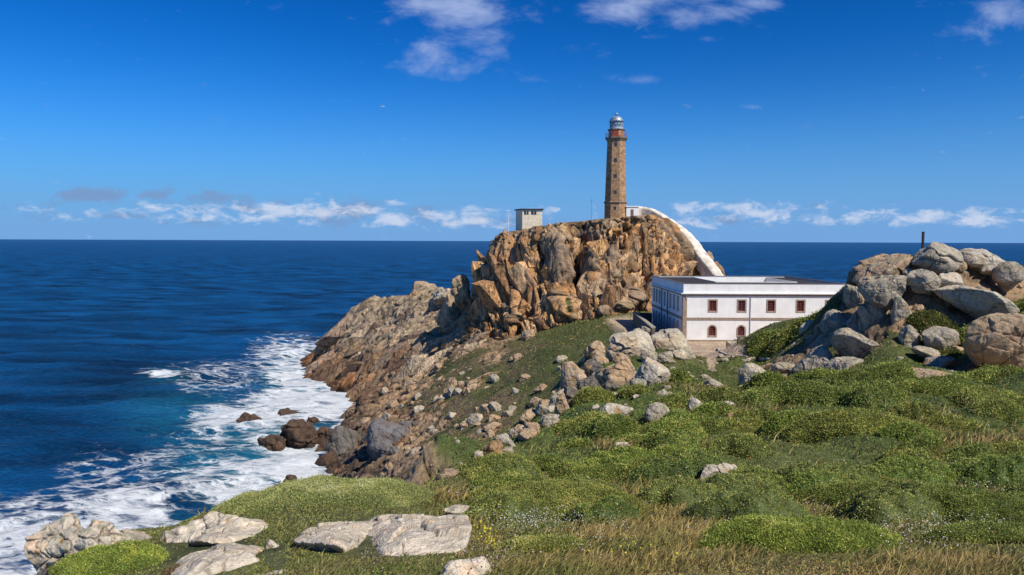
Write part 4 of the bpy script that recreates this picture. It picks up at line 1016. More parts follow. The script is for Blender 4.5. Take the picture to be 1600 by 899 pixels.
cpg = MB(); cpg.box(-.04, -.06, Ht+.002, W_+.04, .33, Ht+.10); cpg.box(-.04, .33, Ht+.002, .33, DpB+.04, Ht+.10); cpg.box(W_-.33, .33, Ht+.002, W_+.04, DpB+.04, Ht+.10); cpg.box(.33, DpB-.33, Ht+.002, W_-.33, DpB+.04, Ht+.10)
cpg.build('coping', plain('grey_coping', (.16, .14, .125), .8), bld)
# roof ring with court
ax0, ax1, ay0, ay1 = 34.6-XL, 48.2-XL, 5.0, 20.5
rf = MB(); zr = Ht-.18; zi = Ht+.02
o4 = [(.3, .3), (W_-.3, .3), (W_-.3, DpB-.3), (.3, DpB-.3)]; i4 = [(ax0, ay0), (ax1, ay0), (ax1, ay1), (ax0, ay1)]
rf.add([(a, b, zr) for a, b in o4]+[(a, b, zi) for a, b in i4], [(k, (k+1) % 4, (k+1) % 4+4, k+4) for k in range(4)])
rf.build('roof', M_ROOF, bld)
cw_ = MB()
cw_.box(ax0, ay0-.12, .5, ax1, ay0, zi+.12); cw_.box(ax0, ay1, .5, ax1, ay1+.12, zi+.12); cw_.box(ax0-.12, ay0-.12, .5, ax0, ay1+.12, zi+.12); cw_.box(ax1, ay0-.12, .5, ax1+.12, ay1+.12, zi+.12)
cw_.build('courtyard_wall', M_WHITE, bld)
downpipe(bld, xs_(1172.5), .4, hc, MF); downpipe(bld, xs_(1072), hc-.9, hc, MF)
for d in (137.3, 142.6): MB().box(-.16, d-YF-.18, 0, -.075, d-YF+.18, hc-.36).build('pilaster', plain('blue_grey_stone', (.16, .15, .15), .8), bld)
st = MB(); st.box(xs_(1146), -1.6, 0, xs_(1162), -.12, .32); st.box(xs_(1148), -1.1, .32, xs_(1160), -.12, .5); st.build('doorstep', M_STONE, bld)

# retaining wall and kerbs
tw = thing('terrace_wall', 'low stone retaining wall beside the shaded side of the white building', 'wall', (0, 0, 0))
def strip(pts, w, h, ztop=None):
    mb = MB(); vs = []; n = len(pts)
    for i, p in enumerate(pts):
        a = Vector(pts[max(i-1, 0)][:2]); b = Vector(pts[min(i+1, n-1)][:2]); d = (b-a).normalized(); nrm = Vector((-d.y, d.x))*w/2
        z1 = p[2]; vs += [(p[0]-nrm.x, p[1]-nrm.y, z1-h), (p[0]+nrm.x, p[1]+nrm.y, z1-h), (p[0]+nrm.x, p[1]+nrm.y, z1), (p[0]-nrm.x, p[1]-nrm.y, z1)]
    fs = [(0, 1, 2, 3), tuple(4*(n-1)+k for k in (3, 2, 1, 0))]
    for i in range(n-1):
        a = 4*i; b = a+4
        for k in range(4): fs.append((a+k, a+(k+1) % 4, b+(k+1) % 4, b+k))
    return mb.add(vs, fs)
M_DSTONE = plain('dark_wall_stone', (.13, .11, .085), .9, var=.45, scale=1.6, bump=.4)
pa = at(991, 489, 150.); pb = at(1005, 500, 134.); pc = at(1021, 513, 119.)
strip([pa, pb, pc], .5, 3.4).build('wall_face', M_DSTONE, tw)
strip([pa+[0, 0, .18], pb+[0, 0, .18], pc+[0, 0, .18]], .7, .17).build('coping', plain('pale_coping', (.36, .31, .24), .85, var=.25), tw)
pd_ = at(1018, 489.5, 151.5)
strip([pa+[.3, 1, 0], pd_], .5, 3).build('wall_face', M_DSTONE, tw)
def kerb(label, pp):
    P_ = []
    for px, py in pp:
        Dk = hit(px, py+1) or 105; c = at(px, py, Dk); P_.append(c)
    o = strip([tuple(p) for p in P_], .45, .9).build('stone_kerb', plain('kerb_stone', (.46, .40, .31), .85, var=.3, scale=2, bump=.3))
    return tag(o, label, 'kerb')
kerb('curved low stone kerb starting at the doorstep of the white building', [(1122, 544), (1127, 549), (1137, 553.5), (1150, 555), (1168, 556.5)])
kerb('wavy low stone kerb nearer the lichen spotted boulder', [(1162, 563), (1172, 559), (1186, 557), (1200, 559.5), (1212, 564.5), (1224, 566)])

# lighthouse -------------------------------------------------------
DL = 200.
def brick(name, c1, c2, mortar, s=1.0):
    m, nt, b = newmat(name); L = nt.links.new
    tc = N(nt, 'ShaderNodeTexCoord'); sp = N(nt, 'ShaderNodeSeparateXYZ'); L(tc.outputs['Object'], sp.inputs[0])
    an = N(nt, 'ShaderNodeMath', operation='ARCTAN2'); L(sp.outputs[1], an.inputs[0]); L(sp.outputs[0], an.inputs[1])
    mu = N(nt, 'ShaderNodeMath', operation='MULTIPLY'); L(an.outputs[0], mu.inputs[0]); mu.inputs[1].default_value = 2.6
    cb = N(nt, 'ShaderNodeCombineXYZ'); L(mu.outputs[0], cb.inputs[0]); L(sp.outputs[2], cb.inputs[1])
    br = N(nt, 'ShaderNodeTexBrick'); L(cb.outputs[0], br.inputs['Vector'])
    br.inputs['Color1'].default_value = (*c1, 1); br.inputs['Color2'].default_value = (*c2, 1); br.inputs['Mortar'].default_value = (*mortar, 1)
    br.inputs['Scale'].default_value = s; br.inputs['Mortar Size'].default_value = .03; br.inputs['Brick Width'].default_value = 1.1; br.inputs['Row Height'].default_value = .5
    no = N(nt, 'ShaderNodeTexNoise', Scale=1.2, Detail=8.0); L(tc.outputs['Object'], no.inputs['Vector'])
    mr = N(nt, 'ShaderNodeMapRange'); mr.inputs[1].default_value = .3; mr.inputs[2].default_value = .7; mr.inputs[3].default_value = .6; mr.inputs[4].default_value = 1.35; L(no.outputs[0], mr.inputs[0])
    mx = N(nt, 'ShaderNodeVectorMath', operation='SCALE'); L(br.outputs[0], mx.inputs[0]); L(mr.outputs[0], mx.inputs['Scale']); L(mx.outputs[0], b.inputs['Base Color'])
    bp = N(nt, 'ShaderNodeBump', Strength=.5, Distance=.08); L(br.outputs[0], bp.inputs['Height']); L(bp.outputs[0], b.inputs['Normal'])
    b.inputs['Roughness'].default_value = .9; b.inputs['Specular IOR Level'].default_value = .2
    return m
M_TOWER = brick('tower_granite_blocks', (.45, .27, .14), (.34, .20, .105), (.24, .15, .085))
M_LEDGE = plain('tower_ledge_stone', (.22, .16, .11), .9, var=.3)
cxp = 961.6
lb = at(cxp, 337, DL); lz = lambda py: at(cxp, py, DL)[2]-lb[2]; pxm = DL/F
lh = thing('lighthouse', 'tall octagonal brown stone lighthouse with red railed gallery and silver dome', 'lighthouse', tuple(lb))
A0 = math.radians(12)
R = lambda wpx: wpx*pxm/2/math.cos(math.radians(12))*.985
z317 = lz(317); z219 = lz(219.5); z204 = lz(204.5)
MB().loft([(R(36.5), -4), (R(35.5), z317-.3)], 8, A0).build('base', M_TOWER, lh)
MB().loft([(R(36), z317-.3), (R(38.5), z317-.1), (R(38.5), z317+.12), (R(35), z317+.3)], 8, A0).build('stone_ledge', M_LEDGE, lh)
MB().loft([(R(34.8), z317+.3), (R(29.2), z219-.2)], 8, A0).build('shaft', M_TOWER, lh)
MB().loft([(R(29.4), z219-.4), (R(33), z219+.05), (R(36), z219+.35), (R(36), z219+.62), (R(25), z219+.66)], 8, A0).build('gallery_cornice', M_LEDGE, lh)
MB().loft([(R(25), z219+.66), (R(25), z204-.1)], 8, A0).build('watch_room', M_TOWER, lh)
MB().loft([(R(25.2), z204-.1), (R(28), z204+.08), (R(28), z204+.3), (R(21), z204+.34)], 8, A0).build('upper_ledge', M_LEDGE, lh)
rl = MB(); rg = R(34.5); zg0 = z219+.62
for k in range(24):
    a = A0+2*math.pi*k/24; rr = rg*math.cos(math.pi/8)/math.cos(((a-A0) % (math.pi/4))-math.pi/8)
    rl.tube([(rr*math.sin(a), -rr*math.cos(a), zg0), (rr*math.sin(a), -rr*math.cos(a), zg0+1.15)], .022, 5)
for hh in (.4, .8, 1.15):
    pts = [(rg*math.sin(A0+k*math.pi/4), -rg*math.cos(A0+k*math.pi/4), zg0+hh) for k in range(9)]
    rl.tube(pts, .03, 5, False)
rl.build('gallery_railing', M_GALRED, lh)
an_ = A0-math.pi/8
def face_pos(r, z, w, h, d0, d1):
    """box on the face whose normal is at angle an_"""
    rr = r*math.cos(math.pi/8)
    m = MB().box(-w/2, -d1, -h/2, w/2, -d0, h/2)
    return m, Matrix.Translation((rr*math.sin(an_), -rr*math.cos(an_), z)) @ Matrix.Rotation(an_, 4, 'Z')
m_, X_ = face_pos(R(25), (z219+.7+z204)/2, 1.15, 1.9, -.02, .06); m_.build('red_door', M_GALRED, lh, M=X_)
for py in (227.2, 251.8, 276.5, 301.5, 326.5):
    z = lz(py); wpx = 35 if py > 317 else 29.2+(34.8-29.2)*(py-219.5)/97.5
    m_, X_ = face_pos(R(wpx), z, .95, 1.15, -.06, .05); fo = m_.build('window', M_LEDGE, lh, M=X_)
    m_, X_ = face_pos(R(wpx), z, .62, .85, .0, .07); m_.build('pane', M_GLASSD, fo, M=X_)
zt0 = z204+.34; zt1 = lz(190.5)
MB().loft([(1.72, zt0), (1.72, zt0+.45)], 24).build('lantern_base', plain('lantern_grey', (.42, .46, .50), .5), lh)
MB().loft([(1.62, zt0+.45), (1.62, zt1)], 24).build('lantern_glazing', M_LGLASS, lh)
ast = MB(); nA = 12
for k in range(nA):
    a = 2*math.pi*k/nA; 
    for s in (-1, 1):
        pts = [(1.7*math.sin(a+s*t_*2*math.pi/nA), -1.7*math.cos(a+s*t_*2*math.pi/nA), zt0+.45+(zt1-zt0-.45)*t_) for t_ in (0, .25, .5, .75, 1)]
        ast.tube(pts, .055, 5)
for zz_ in (zt0+.45, (zt0+.45+zt1)/2, zt1): ast.tube([(1.7*math.sin(2*math.pi*k/24), -1.7*math.cos(2*math.pi*k/24), zz_) for k in range(25)], .06, 5, False)
ast.build('astragal_bars', plain('astragal_grey', (.40, .46, .50), .5), lh)
dm = [(1.95, zt1), (1.95, zt1+.14), (1.75, zt1+.2)]+[(1.68*math.cos(t_), zt1+.22+1.25*math.sin(t_)) for t_ in np.linspace(.1, 1.42, 8)]
MB().loft(dm, 24).build('dome', M_METAL, lh, smooth=True)
fz = zt1+1.45
MB().loft([(.25, fz), (.25, fz+.25), (.38, fz+.42), (.36, fz+.62), (.1, fz+.8), (.05, fz+.85), (.03, lz(174.5))], 12).build('finial', M_METAL, lh, smooth=True)
# annexe and covered white gallery
ax_ = thing('white_annexe', 'small white annexe with a brown door at the foot of the lighthouse', 'building', tuple(at(988, 338, 198.)))
s_ = 198./F
MB().box(-9.3*s_, 0, -3, 9.5*s_, 4.5, 2.35).build('wall', M_WHITE, ax_)
MB().box(-10.5*s_, -.2, 2.36, 11*s_, 4.7, 2.62).build('roof', M_WHITE, ax_)
d_ = MB().box(-2.7*s_, -.05, .15, 1.9*s_, -.004, 1.75).build('door', plain('brown_door', (.17, .12, .08), .7), ax_)
gl = []
GP_ = np.array([(984,322,203.5),(1005,323,203),(1020,326,201),(1032,332,199),(1044,340,197),(1058,349,194.5),(1071,360,191.5),(1081,371,189),(1090,384,186),(1098,395,184),(1107,406,181.5),(1121,424,178.5),(1130,436,177)], float)
_t = np.linspace(0, 12, 61); GP = [(np.interp(q, range(13), GP_[:, 0]), np.interp(q, range(13), GP_[:, 1]), np.interp(q, range(13), GP_[:, 2]), 0) for q in _t]
mb = MB(); pts = []
prev = None; nseg = 10; vs = []; fs = []
for (px, py, D_, wpx) in GP: pts.append(Vector(at(px, py, D_)))
for i, p in enumerate(pts):
    w = .9+.6*min(i/45, 1)+random.uniform(-.06, .06); tall = 2.4+1.5*min(i/30, 1); p = p+Vector((0, 0, random.uniform(-.05, .05)-(.12 if i % 5 == 0 else 0)))
    d = pts[min(i+1, len(pts)-1)]-pts[max(i-1, 0)]; d.z = 0; d.normalize(); n_v = Vector((d.y, -d.x, 0))
    if n_v.y > 0: n_v = -n_v
    prof = [(-w, -tall), (-w, -.55)]+[(w*math.sin(t_), -.9+.55*math.cos(t_)+.35) for t_ in np.linspace(-math.pi/2, math.pi/2, 9)[1:-1]]+[(w, -.55), (w, -tall)]
    for a, b in prof: vs.append(p+n_v*a+Vector((0, 0, b)))
npf = len(prof)
for i in range(len(pts)-1):
    for k in range(npf-1): fs.append((i*npf+k, i*npf+k+1, (i+1)*npf+k+1, (i+1)*npf+k))
fs.append(tuple(range(npf))); fs.append(tuple((len(pts)-1)*npf+k for k in range(npf)))
mb.add(vs, fs); cg_ = mb.build('covered_stairway', plain('old_white_limewash', (.66, .59, .48), .9, var=.42, scale=.6, bump=.8), smooth=False)
tag(cg_, 'white vaulted covered stairway running down the right side of the crag', 'stairway')
# hut
DH = 191.; hb = at(816, 359, DH); sh = DH/F
hut = thing('crag_hut', 'small cream concrete hut with a flat dark roof on the left top of the crag', 'hut', tuple(hb))
hw = 31*sh; hh_ = 32*sh
body = MB().add([(0, 0, -2), (hw, 0, -2), (hw, 5, -2), (-1.6, 5, -2), (0, 0, hh_-.2), (hw, 0, hh_-.2), (hw, 5, hh_-.2), (-1.6, 5, hh_-.2)],
                [(0, 1, 2, 3), (4, 5, 6, 7), (0, 1, 5, 4), (1, 2, 6, 5), (2, 3, 7, 6), (3, 0, 4, 7)]); body.build('wall', M_HUT, hut)
MB().add([(-.3, -.3, hh_-.19), (hw+.3, -.3, hh_-.19), (hw+.3, 5.3, hh_-.19), (-2, 5.3, hh_-.19), (-.3, -.3, hh_+.08), (hw+.3, -.3, hh_+.08), (hw+.3, 5.3, hh_+.08), (-2, 5.3, hh_+.08)],
         [(0, 1, 2, 3), (4, 5, 6, 7), (0, 1, 5, 4), (1, 2, 6, 5), (2, 3, 7, 6), (3, 0, 4, 7)]).build('roof', M_RUST, hut)
for a, b in ((3.0, 9.8), (13.8, 22)):
    wd = MB().box(a*sh, -.05, hh_-1.35, b*sh, -.004, hh_-.45).build('window', M_GLASSD, hut)
    MB().box(((a+b)/2-.25)*sh, -.09, hh_-1.35, ((a+b)/2+.25)*sh, -.052, hh_-.45).build('mullion', M_HUT, wd)
# masts, posts
lp = at(794.5, 362, 187.); l = thing('lamp_post', 'thin white lamp post left of the cream hut on the crag', 'lamp post', tuple(lp))
MB().tube([(0, 0, -1), (0, 0, 5.0)], [.07, .045], 8).build('pole', M_MAST, l)
MB().box(-.75, -.12, 5.0, .45, .12, 5.14).build('lamp_head', M_MAST, l)
MB().box(-.12, -.12, -1, .12, .12, .3).build('base', M_GREYP, l)
am = at(924, 341, 203.); a_ = thing('antenna_mast', 'slim white antenna mast left of the lighthouse', 'mast', tuple(am))
MB().tube([(0, 0, -1), (0, 0, 5.6)], [.05, .025], 6).build('pole', M_MAST, a_); MB().box(-.3, -.02, 4.6, .3, .02, 4.66).build('crossbar', M_MAST, a_)
pp_ = at(1441.5, 392, 81.); p_ = thing('iron_post', 'dark rusty iron post standing behind the summit boulder of the outcrop', 'post', tuple(pp_))
MB().box(-.10, -.10, -1.2, .10, .10, 1.95).build('post', M_RUST, p_); MB().box(-.13, -.13, 1.952, .13, .13, 2.0).build('cap', M_RUST, p_)
def gull(label, px, py, D_, s, a):
    g = thing('seagull', label, 'seagull', tuple(at(px, py, D_)), rotz=a)
    MB().tube([(-.28*s, 0, 0), (-.15*s, 0, .02*s), (0, 0, .03*s), (.16*s, 0, .03*s), (.24*s, 0, .05*s), (.30*s, 0, .04*s)], [.015*s, .05*s, .075*s, .06*s, .045*s, .012*s], 8).build('body', M_GULL, g, smooth=True)
    for sd in (-1, 1):
        MB().add([(.10*s, sd*.05*s, .05*s), (-.08*s, sd*.05*s, .05*s), (-.05*s, sd*.35*s, .2*s), (.10*s, sd*.38*s, .21*s), (-.16*s, sd*.72*s, .12*s)], [(0, 1, 2, 3), (3, 2, 4)]).build('wing', M_GULL, g)
gull('white seagull gliding in the blue sky left of the lighthouse', 597.5, 167, 110., 1.0, .3)
gull('tiny distant seagull below the larger gliding one', 567, 242, 190., .8, -.4)

# ------------------------------------------------------------------ sea
Ds = np.array(list(np.geomspace(50, 700, int(600*Q), endpoint=False))+list(np.geomspace(700, 2200, 170, endpoint=False))+list(np.geomspace(2200, 60000, 110)))
Us = np.linspace(-1.25, 1.25, int(1150*Q))
U2, D2 = np.meshgrid(Us, Ds); X = U2*D2; Y = D2; Zs = np.zeros_like(X)
cell = np.gradient(Ds)[:, None]*np.ones_like(X)
r2 = np.random.default_rng(3)
for k in range(34):
    lam = 46*(.86**k)+1.2; th_ = r2.normal(math.radians(-62), .42); kx = math.cos(th_)*2*math.pi/lam; ky = math.sin(th_)*2*math.pi/lam
    a = .024*lam**.78; ph = X*kx+Y*ky+r2.uniform(0, 6.3)+1.5*np.sin(X*kx*.13+Y*ky*.21+k)
    Zs += a*(1-np.abs(np.sin(ph/2)))*1.9*np.clip(lam/(3*cell)-.6, 0, 1)-a*.6
tr = Hrbf(np.clip(U2, -.86, .86), np.clip(D2, 3, 312)); tr[(D2 > 311) | (np.abs(U2) > .9)] = -6
Zs = Zs*np.clip(-tr/5, .35, 1)-.1
Ps = np.stack([X, Y, Zs], -1)
sx, sy = project(np.stack([X, Y, X*0], -1))
FO = [(150,740,60,34,.66),(200,800,75,40,.92),(90,795,120,26,.78),(60,850,120,45,.95),(20,890,90,40,.85),(170,845,100,26,.9),
      (258,583,22,5,.95),(225,580,20,4,.7),(340,590,90,26,.60),(450,560,60,34,.78),(468,590,50,24,.97),(520,625,60,20,1.1),(470,625,90,22,.98),
      (400,650,90,22,.95),(350,660,45,16,.9),(500,645,40,14,1.1),(400,690,130,26,.68),(470,710,60,26,.95),(280,715,90,22,.60),(230,735,70,16,.62),(350,740,70,20,.75),(430,740,90,26,.92),
      (480,730,50,22,1.0),(390,775,80,24,.92),(330,760,60,22,.80),(440,770,60,20,.95),(270,790,50,14,.6),(350,605,50,16,.60),(280,835,40,22,.7),(500,545,40,16,.7),(410,575,60,16,.55),
      (40,860,80,30,.9),(140,720,30,14,.62),(100,770,70,14,.6)]
dens = blob(sx, sy, [(a, b, c*1.42, d*1.42, e*1.04) for a, b, c, d, e in FO])*(D2 < 500)
shore = sst(-5.5, -.5, tr)*.95*(D2 < 311)
dens = np.maximum(dens, shore)
turq = blob(sx, sy, [(430,690,110,70,1),(400,750,100,50,1),(300,650,120,50,.45),(460,600,60,50,.8),(260,588,40,14,.8),(300,825,50,30,.9),(330,720,90,50,.7)])*(D2 < 500)
me_c = np.stack([dens, np.maximum(turq, shore*.6), U2*0], -1).reshape(-1, 3)
ny2, nx2 = U2.shape; i2 = (np.arange(ny2-1)[:, None]*nx2+np.arange(nx2-1)).ravel(); q2 = np.stack([i2, i2+1, i2+nx2+1, i2+nx2], 1)
m, nt, b = newmat('sea_water'); Lk = nt.links.new
atn = N(nt, 'ShaderNodeAttribute', attribute_name='Col'); sp = N(nt, 'ShaderNodeSeparateColor'); Lk(atn.outputs['Color'], sp.inputs[0])
geo = N(nt, 'ShaderNodeNewGeometry')
mp = N(nt, 'ShaderNodeMapping'); mp.inputs['Rotation'].default_value = (0, 0, math.radians(-28)); mp.inputs['Scale'].default_value = (.055, .13, .1); Lk(geo.outputs['Position'], mp.inputs['Vector'])
def mth(op, a, b_=None, c=None):
    n = N(nt, 'ShaderNodeMath', operation=op)
    for i, v in enumerate((a, b_, c)):
        if v is None: continue
        if isinstance(v, (int, float)): n.inputs[i].default_value = v
        else: Lk(v, n.inputs[i])
    return n.outputs[0]
n1 = N(nt, 'ShaderNodeTexNoise', Scale=1.0, Detail=12.0, Roughness=.68, Distortion=1.1); Lk(mp.outputs[0], n1.inputs['Vector'])
n2 = N(nt, 'ShaderNodeTexNoise', Scale=5.0, Detail=8.0, Roughness=.7, Distortion=1.6); Lk(mp.outputs[0], n2.inputs['Vector'])
vo = N(nt, 'ShaderNodeTexVoronoi', feature='DISTANCE_TO_EDGE', Scale=2.4)
dis = N(nt, 'ShaderNodeVectorMath', operation='MULTIPLY_ADD'); Lk(n2.outputs[1], dis.inputs[0]); dis.inputs[1].default_value = (.55, .55, .55); Lk(mp.outputs[0], dis.inputs[2]); Lk(dis.outputs[0], vo.inputs['Vector'])
lace = mth('SUBTRACT', 1.0, mth('MULTIPLY', vo.outputs[0], 5.0))
pat = mth('ADD', mth('ADD', mth('MULTIPLY', n1.outputs[0], .95), mth('MULTIPLY', n2.outputs[0], .55)), mth('MULTIPLY', mth('MAXIMUM', lace, 0.0), .26))
thr = mth('SUBTRACT', 1.34, mth('MULTIPLY', sp.outputs[0], .78))
fo_ = N(nt, 'ShaderNodeMapRange', interpolation_type='SMOOTHSTEP'); Lk(mth('SUBTRACT', pat, thr), fo_.inputs[0]); fo_.inputs[1].default_value = -.05; fo_.inputs[2].default_value = .30
# scattered whitecaps far out
mp2 = N(nt, 'ShaderNodeMapping'); mp2.inputs['Rotation'].default_value = (0, 0, math.radians(-12)); mp2.inputs['Scale'].default_value = (.035, .16, .1); Lk(geo.outputs['Position'], mp2.inputs['Vector'])
n3_ = N(nt, 'ShaderNodeTexNoise', Scale=1.6, Detail=6.0, Roughness=.6); Lk(mp2.outputs[0], n3_.inputs['Vector'])
wc = N(nt, 'ShaderNodeMapRange'); Lk(n3_.outputs[0], wc.inputs[0]); wc.inputs[1].default_value = .72; wc.inputs[2].default_value = .79
foam = mth('MAXIMUM', fo_.outputs[0], mth('MULTIPLY', wc.outputs[0], .7))
mxc = N(nt, 'ShaderNodeMix', data_type='RGBA'); mxc.inputs[6].default_value = (.002, .062, .180, 1); mxc.inputs[7].default_value = (.02, .21, .27, 1)
tq = mth('MULTIPLY', sp.outputs[1], mth('ADD', mth('MULTIPLY', n1.outputs[0], 2.2), -.45)); tqc = N(nt, 'ShaderNodeClamp'); Lk(tq, tqc.inputs[0]); Lk(tqc.outputs[0], mxc.inputs[0])
n5 = N(nt, 'ShaderNodeTexNoise', Scale=.35, Detail=5.0); Lk(mp2.outputs[0], n5.inputs['Vector'])
vr = N(nt, 'ShaderNodeMapRange'); Lk(n5.outputs[0], vr.inputs[0]); vr.inputs[1].default_value = .35; vr.inputs[2].default_value = .65; vr.inputs[3].default_value = .45; vr.inputs[4].default_value = 1.7
sc_ = N(nt, 'ShaderNodeVectorMath', operation='SCALE'); Lk(mxc.outputs[2], sc_.inputs[0]); Lk(vr.outputs[0], sc_.inputs['Scale'])
Lk(sc_.outputs[0], b.inputs['Base Color'])
b.inputs['Roughness'].default_value = .22; b.inputs['IOR'].default_value = 1.33; b.inputs['Specular IOR Level'].default_value = .22
mp3 = N(nt, 'ShaderNodeMapping'); mp3.inputs['Rotation'].default_value = (0, 0, math.radians(-20)); mp3.inputs['Scale'].default_value = (.50, 1.1, .6); Lk(geo.outputs['Position'], mp3.inputs['Vector'])
n4 = N(nt, 'ShaderNodeTexNoise', Scale=1.0, Detail=9.0, Roughness=.62, Distortion=.4); Lk(mp3.outputs[0], n4.inputs['Vector'])
bp = N(nt, 'ShaderNodeBump', Strength=1.0, Distance=2.4); Lk(n4.outputs[0], bp.inputs['Height']); Lk(bp.outputs[0], b.inputs['Normal'])
fb_ = N(nt, 'ShaderNodeBsdfDiffuse'); fb_.inputs[0].default_value = (.74, .78, .80, 1)
bp2 = N(nt, 'ShaderNodeBump', Strength=.7, Distance=1.2); Lk(pat, bp2.inputs['Height']); Lk(bp2.outputs[0], fb_.inputs['Normal'])
df = N(nt, 'ShaderNodeBsdfDiffuse'); Lk(sc_.outputs[0], df.inputs[0]); Lk(bp.outputs[0], df.inputs['Normal'])
gs_ = N(nt, 'ShaderNodeBsdfGlossy', Roughness=.28); Lk(bp.outputs[0], gs_.inputs['Normal'])
frn = N(nt, 'ShaderNodeFresnel', IOR=1.33); Lk(bp.outputs[0], frn.inputs['Normal'])
wm = N(nt, 'ShaderNodeMixShader'); Lk(mth('MINIMUM', mth('MULTIPLY', frn.outputs[0], .6), .26), wm.inputs[0]); Lk(df.outputs[0], wm.inputs[1]); Lk(gs_.outputs[0], wm.inputs[2])
ms = N(nt, 'ShaderNodeMixShader'); Lk(foam, ms.inputs[0]); Lk(wm.outputs[0], ms.inputs[1]); Lk(fb_.outputs[0], ms.inputs[2]); Lk(ms.outputs[0], nt.nodes['Material Output'].inputs[0])
tag(link('sea', raw_mesh('sea', Ps.reshape(-1, 3), q2, m, me_c)), 'deep blue ocean with white surf along the rocky shore', 'sea', kind='structure')

# ------------------------------------------------------------------ light, sky, camera
S2 = Vector((.62, -.56, .90)).normalized()
el = math.asin(S2.z); az = math.atan2(S2.x, S2.y)
sun = bpy.data.lights.new('Sun', 'SUN'); sun.energy = 5.0; sun.angle = math.radians(.5); sun.color = (1, .94, .84)
so = bpy.data.objects.new('Sun', sun); COL.objects.link(so); so.rotation_euler = (-S2).to_track_quat('-Z', 'Y').to_euler()
w = bpy.data.worlds.new('World'); SC.world = w; w.use_nodes = True; nt = w.node_tree; nt.nodes.clear(); Lk = nt.links.new
sky = N(nt, 'ShaderNodeTexSky', sky_type='NISHITA'); sky.sun_disc = False; sky.sun_elevation = el; sky.sun_rotation = az
sky.altitude = 50; sky.air_density = 1.0; sky.dust_density = .15; sky.ozone_density = 1.6
bg = N(nt, 'ShaderNodeBackground', Strength=.10); ow = N(nt, 'ShaderNodeOutputWorld'); Lk(bg.outputs[0], ow.inputs[0])
gm = N(nt, 'ShaderNodeVectorMath', operation='MULTIPLY'); Lk(sky.outputs[0], gm.inputs[0]); gm.inputs[1].default_value = (.010, .076, .120)
gmm = N(nt, 'ShaderNodeGamma', Gamma=1.55); Lk(gm.outputs[0], gmm.inputs[0])
hs = N(nt, 'ShaderNodeVectorMath', operation='SCALE'); Lk(gmm.outputs[0], hs.inputs[0]); hs.inputs['Scale'].default_value = 11.0
tc = N(nt, 'ShaderNodeTexCoord'); sp = N(nt, 'ShaderNodeSeparateXYZ'); Lk(tc.outputs['Generated'], sp.inputs[0])
yy = mth('MAXIMUM', sp.outputs[1], .05); uu = mth('DIVIDE', sp.outputs[0], yy); vv = mth('DIVIDE', sp.outputs[2], yy)
cb = N(nt, 'ShaderNodeCombineXYZ'); Lk(uu, cb.inputs[0]); Lk(mth('MULTIPLY', vv, 2.2), cb.inputs[1])
def field(L_):
    tot = None
    for (px, py, rx, ry, s) in L_:
        r = ray(px, py); cu_, cv_ = float(r[0]), float(r[2])
        a = mth('MULTIPLY', mth('SUBTRACT', uu, cu_), F/rx); c = mth('MULTIPLY', mth('SUBTRACT', vv, cv_), F/ry)
        d2 = mth('ADD', mth('MULTIPLY', a, a), mth('MULTIPLY', c, c)); e = mth('MULTIPLY', mth('EXPONENT', mth('MULTIPLY', d2, -1.0)), s)
        tot = e if tot is None else mth('MAXIMUM', tot, e)
    return tot
def cloud(scale, fieldv, lo, hi, seedv, detail=10.0, rough=.62, dist=.3):
    mpp = N(nt, 'ShaderNodeMapping'); mpp.inputs['Location'].default_value = seedv; Lk(cb.outputs[0], mpp.inputs['Vector'])
    no = N(nt, 'ShaderNodeTexNoise', Scale=scale, Detail=detail, Roughness=rough, Distortion=dist); Lk(mpp.outputs[0], no.inputs['Vector'])
    v = mth('ADD', no.outputs[0], mth('MULTIPLY', mth('SUBTRACT', fieldv, 1.0), .30))
    mr = N(nt, 'ShaderNodeMapRange', interpolation_type='SMOOTHSTEP'); Lk(v, mr.inputs[0]); mr.inputs[1].default_value = lo; mr.inputs[2].default_value = hi
    return mr.outputs[0], no.outputs[0]
HI = [(700,15,125,62,1.15),(670,75,85,45,1.0),(745,60,80,45,.95),(850,10,55,32,.95),(960,18,85,32,1.1),(1010,0,90,26,1.05),(1110,18,100,30,1.05),(1160,5,80,16,.9),(905,74,75,22,.95),(990,124,62,12,.9),(1175,168,34,7,.8),
      (1565,24,85,36,1.15),(1550,5,110,16,.95),(1020,58,40,6,.6),(1110,60,50,10,.55),(1300,165,60,12,.4)]
LOW = [(250,328,45,9,.9),(330,336,60,12,.9),(480,330,60,15,1.05),(545,332,50,10,.9),(617,317,17,7,1.15),(580,345,60,8,.8),(740,345,70,10,.95),(650,350,60,8,.7),(1090,325,38,12,.95),(1190,330,75,14,1.0),(1080,350,60,8,.7),
       (1480,341,140,10,1.1),(1540,332,60,8,1.0),(1250,325,30,7,.6),(235,324,12,4,1.0),(870,327,10,5,.9),(1300,345,20,7,.8)]
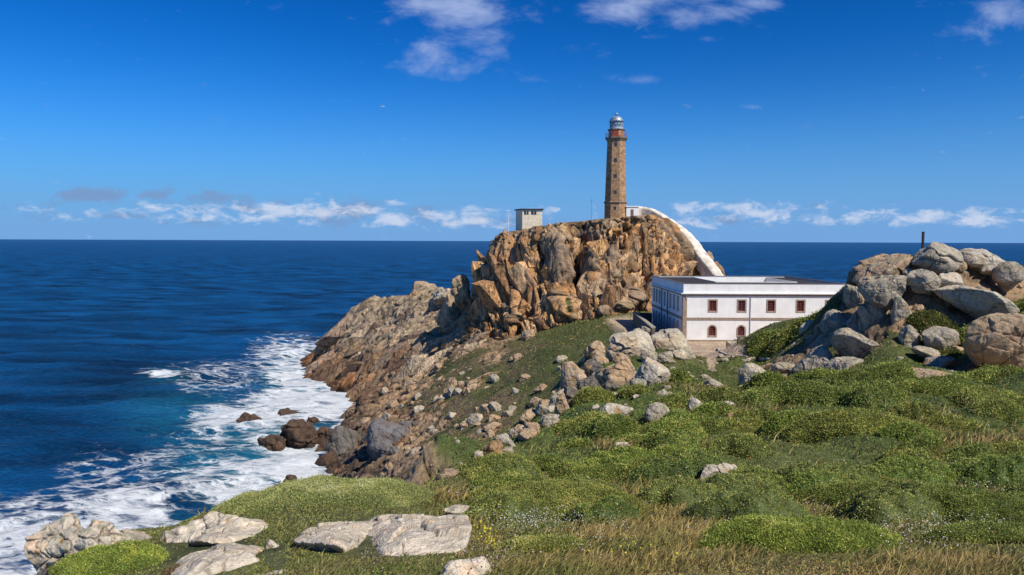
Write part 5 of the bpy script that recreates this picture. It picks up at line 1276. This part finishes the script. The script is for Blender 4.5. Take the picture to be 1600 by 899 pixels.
GRY = [(150,303,65,14,1.15),(235,303,42,15,1.1),(350,311,75,10,1.1),(15,322,30,7,1.0),(430,318,40,6,.85),(90,330,60,8,.6),(200,335,90,8,.7),(330,345,120,10,.65),(640,335,80,10,.65),(520,345,90,10,.6),(1160,345,90,10,.65),(1280,322,20,6,.7)]
LOW += [(420,334,300,16,.93),(660,340,180,14,.92),(1180,335,150,15,.9),(1450,340,220,12,.93)]
GRY += [(260,318,230,16,.78),(520,330,200,14,.8),(720,345,140,10,.75)]
c1, _ = cloud(9.0, field(HI), .34, .72, (3.1, 1.7, 0)); c2, nz = cloud(26.0, field([(a, b, c*1.45, d*1.5, e) for a, b, c, d, e in LOW]), .36, .60, (7.3, 2.2, 0)); c3, _ = cloud(18.0, field([(a, b, c*1.2, d*1.25, e) for a, b, c, d, e in GRY]), .33, .56, (1.3, 5.2, 0))
def over(base, fac, colr, k=1.0):
    mx = N(nt, 'ShaderNodeMix', data_type='RGBA'); Lk(mth('MULTIPLY', fac, k), mx.inputs[0]); Lk(base, mx.inputs[6]); mx.inputs[7].default_value = (*colr, 1); return mx.outputs[2]
hq = mth('MULTIPLY', mth('MAXIMUM', sp.outputs[2], 0.0), 1/.125); hz_m = mth('MULTIPLY', mth('EXPONENT', mth('MULTIPLY', mth('MULTIPLY', hq, hq), -1.0)), .95)
cur = over(hs.outputs[0], hz_m, (1.85, 3.8, 7.4))
cur = over(cur, c1, (4.6, 5.6, 8.3), .72)
cur = over(cur, c3, (2.0, 3.2, 5.6), .8)
cur = over(cur, c2, (6.8, 7.4, 8.8), .75)
Lk(cur, bg.inputs[0])

cam = bpy.data.cameras.new('Camera'); cam.sensor_width = 36; cam.lens = 27; cam.clip_start = .1; cam.clip_end = 100000
co_ = bpy.data.objects.new('Camera', cam); COL.objects.link(co_); co_.matrix_world = Matrix.Translation((0, 0, ZC)) @ CAM.to_4x4()
SC.camera = co_
SC.view_settings.view_transform = 'Standard'; SC.view_settings.look = 'None'; SC.view_settings.exposure = 0; SC.view_settings.gamma = 1
SC.cycles.max_bounces = 6; SC.cycles.diffuse_bounces = 3; SC.cycles.glossy_bounces = 2
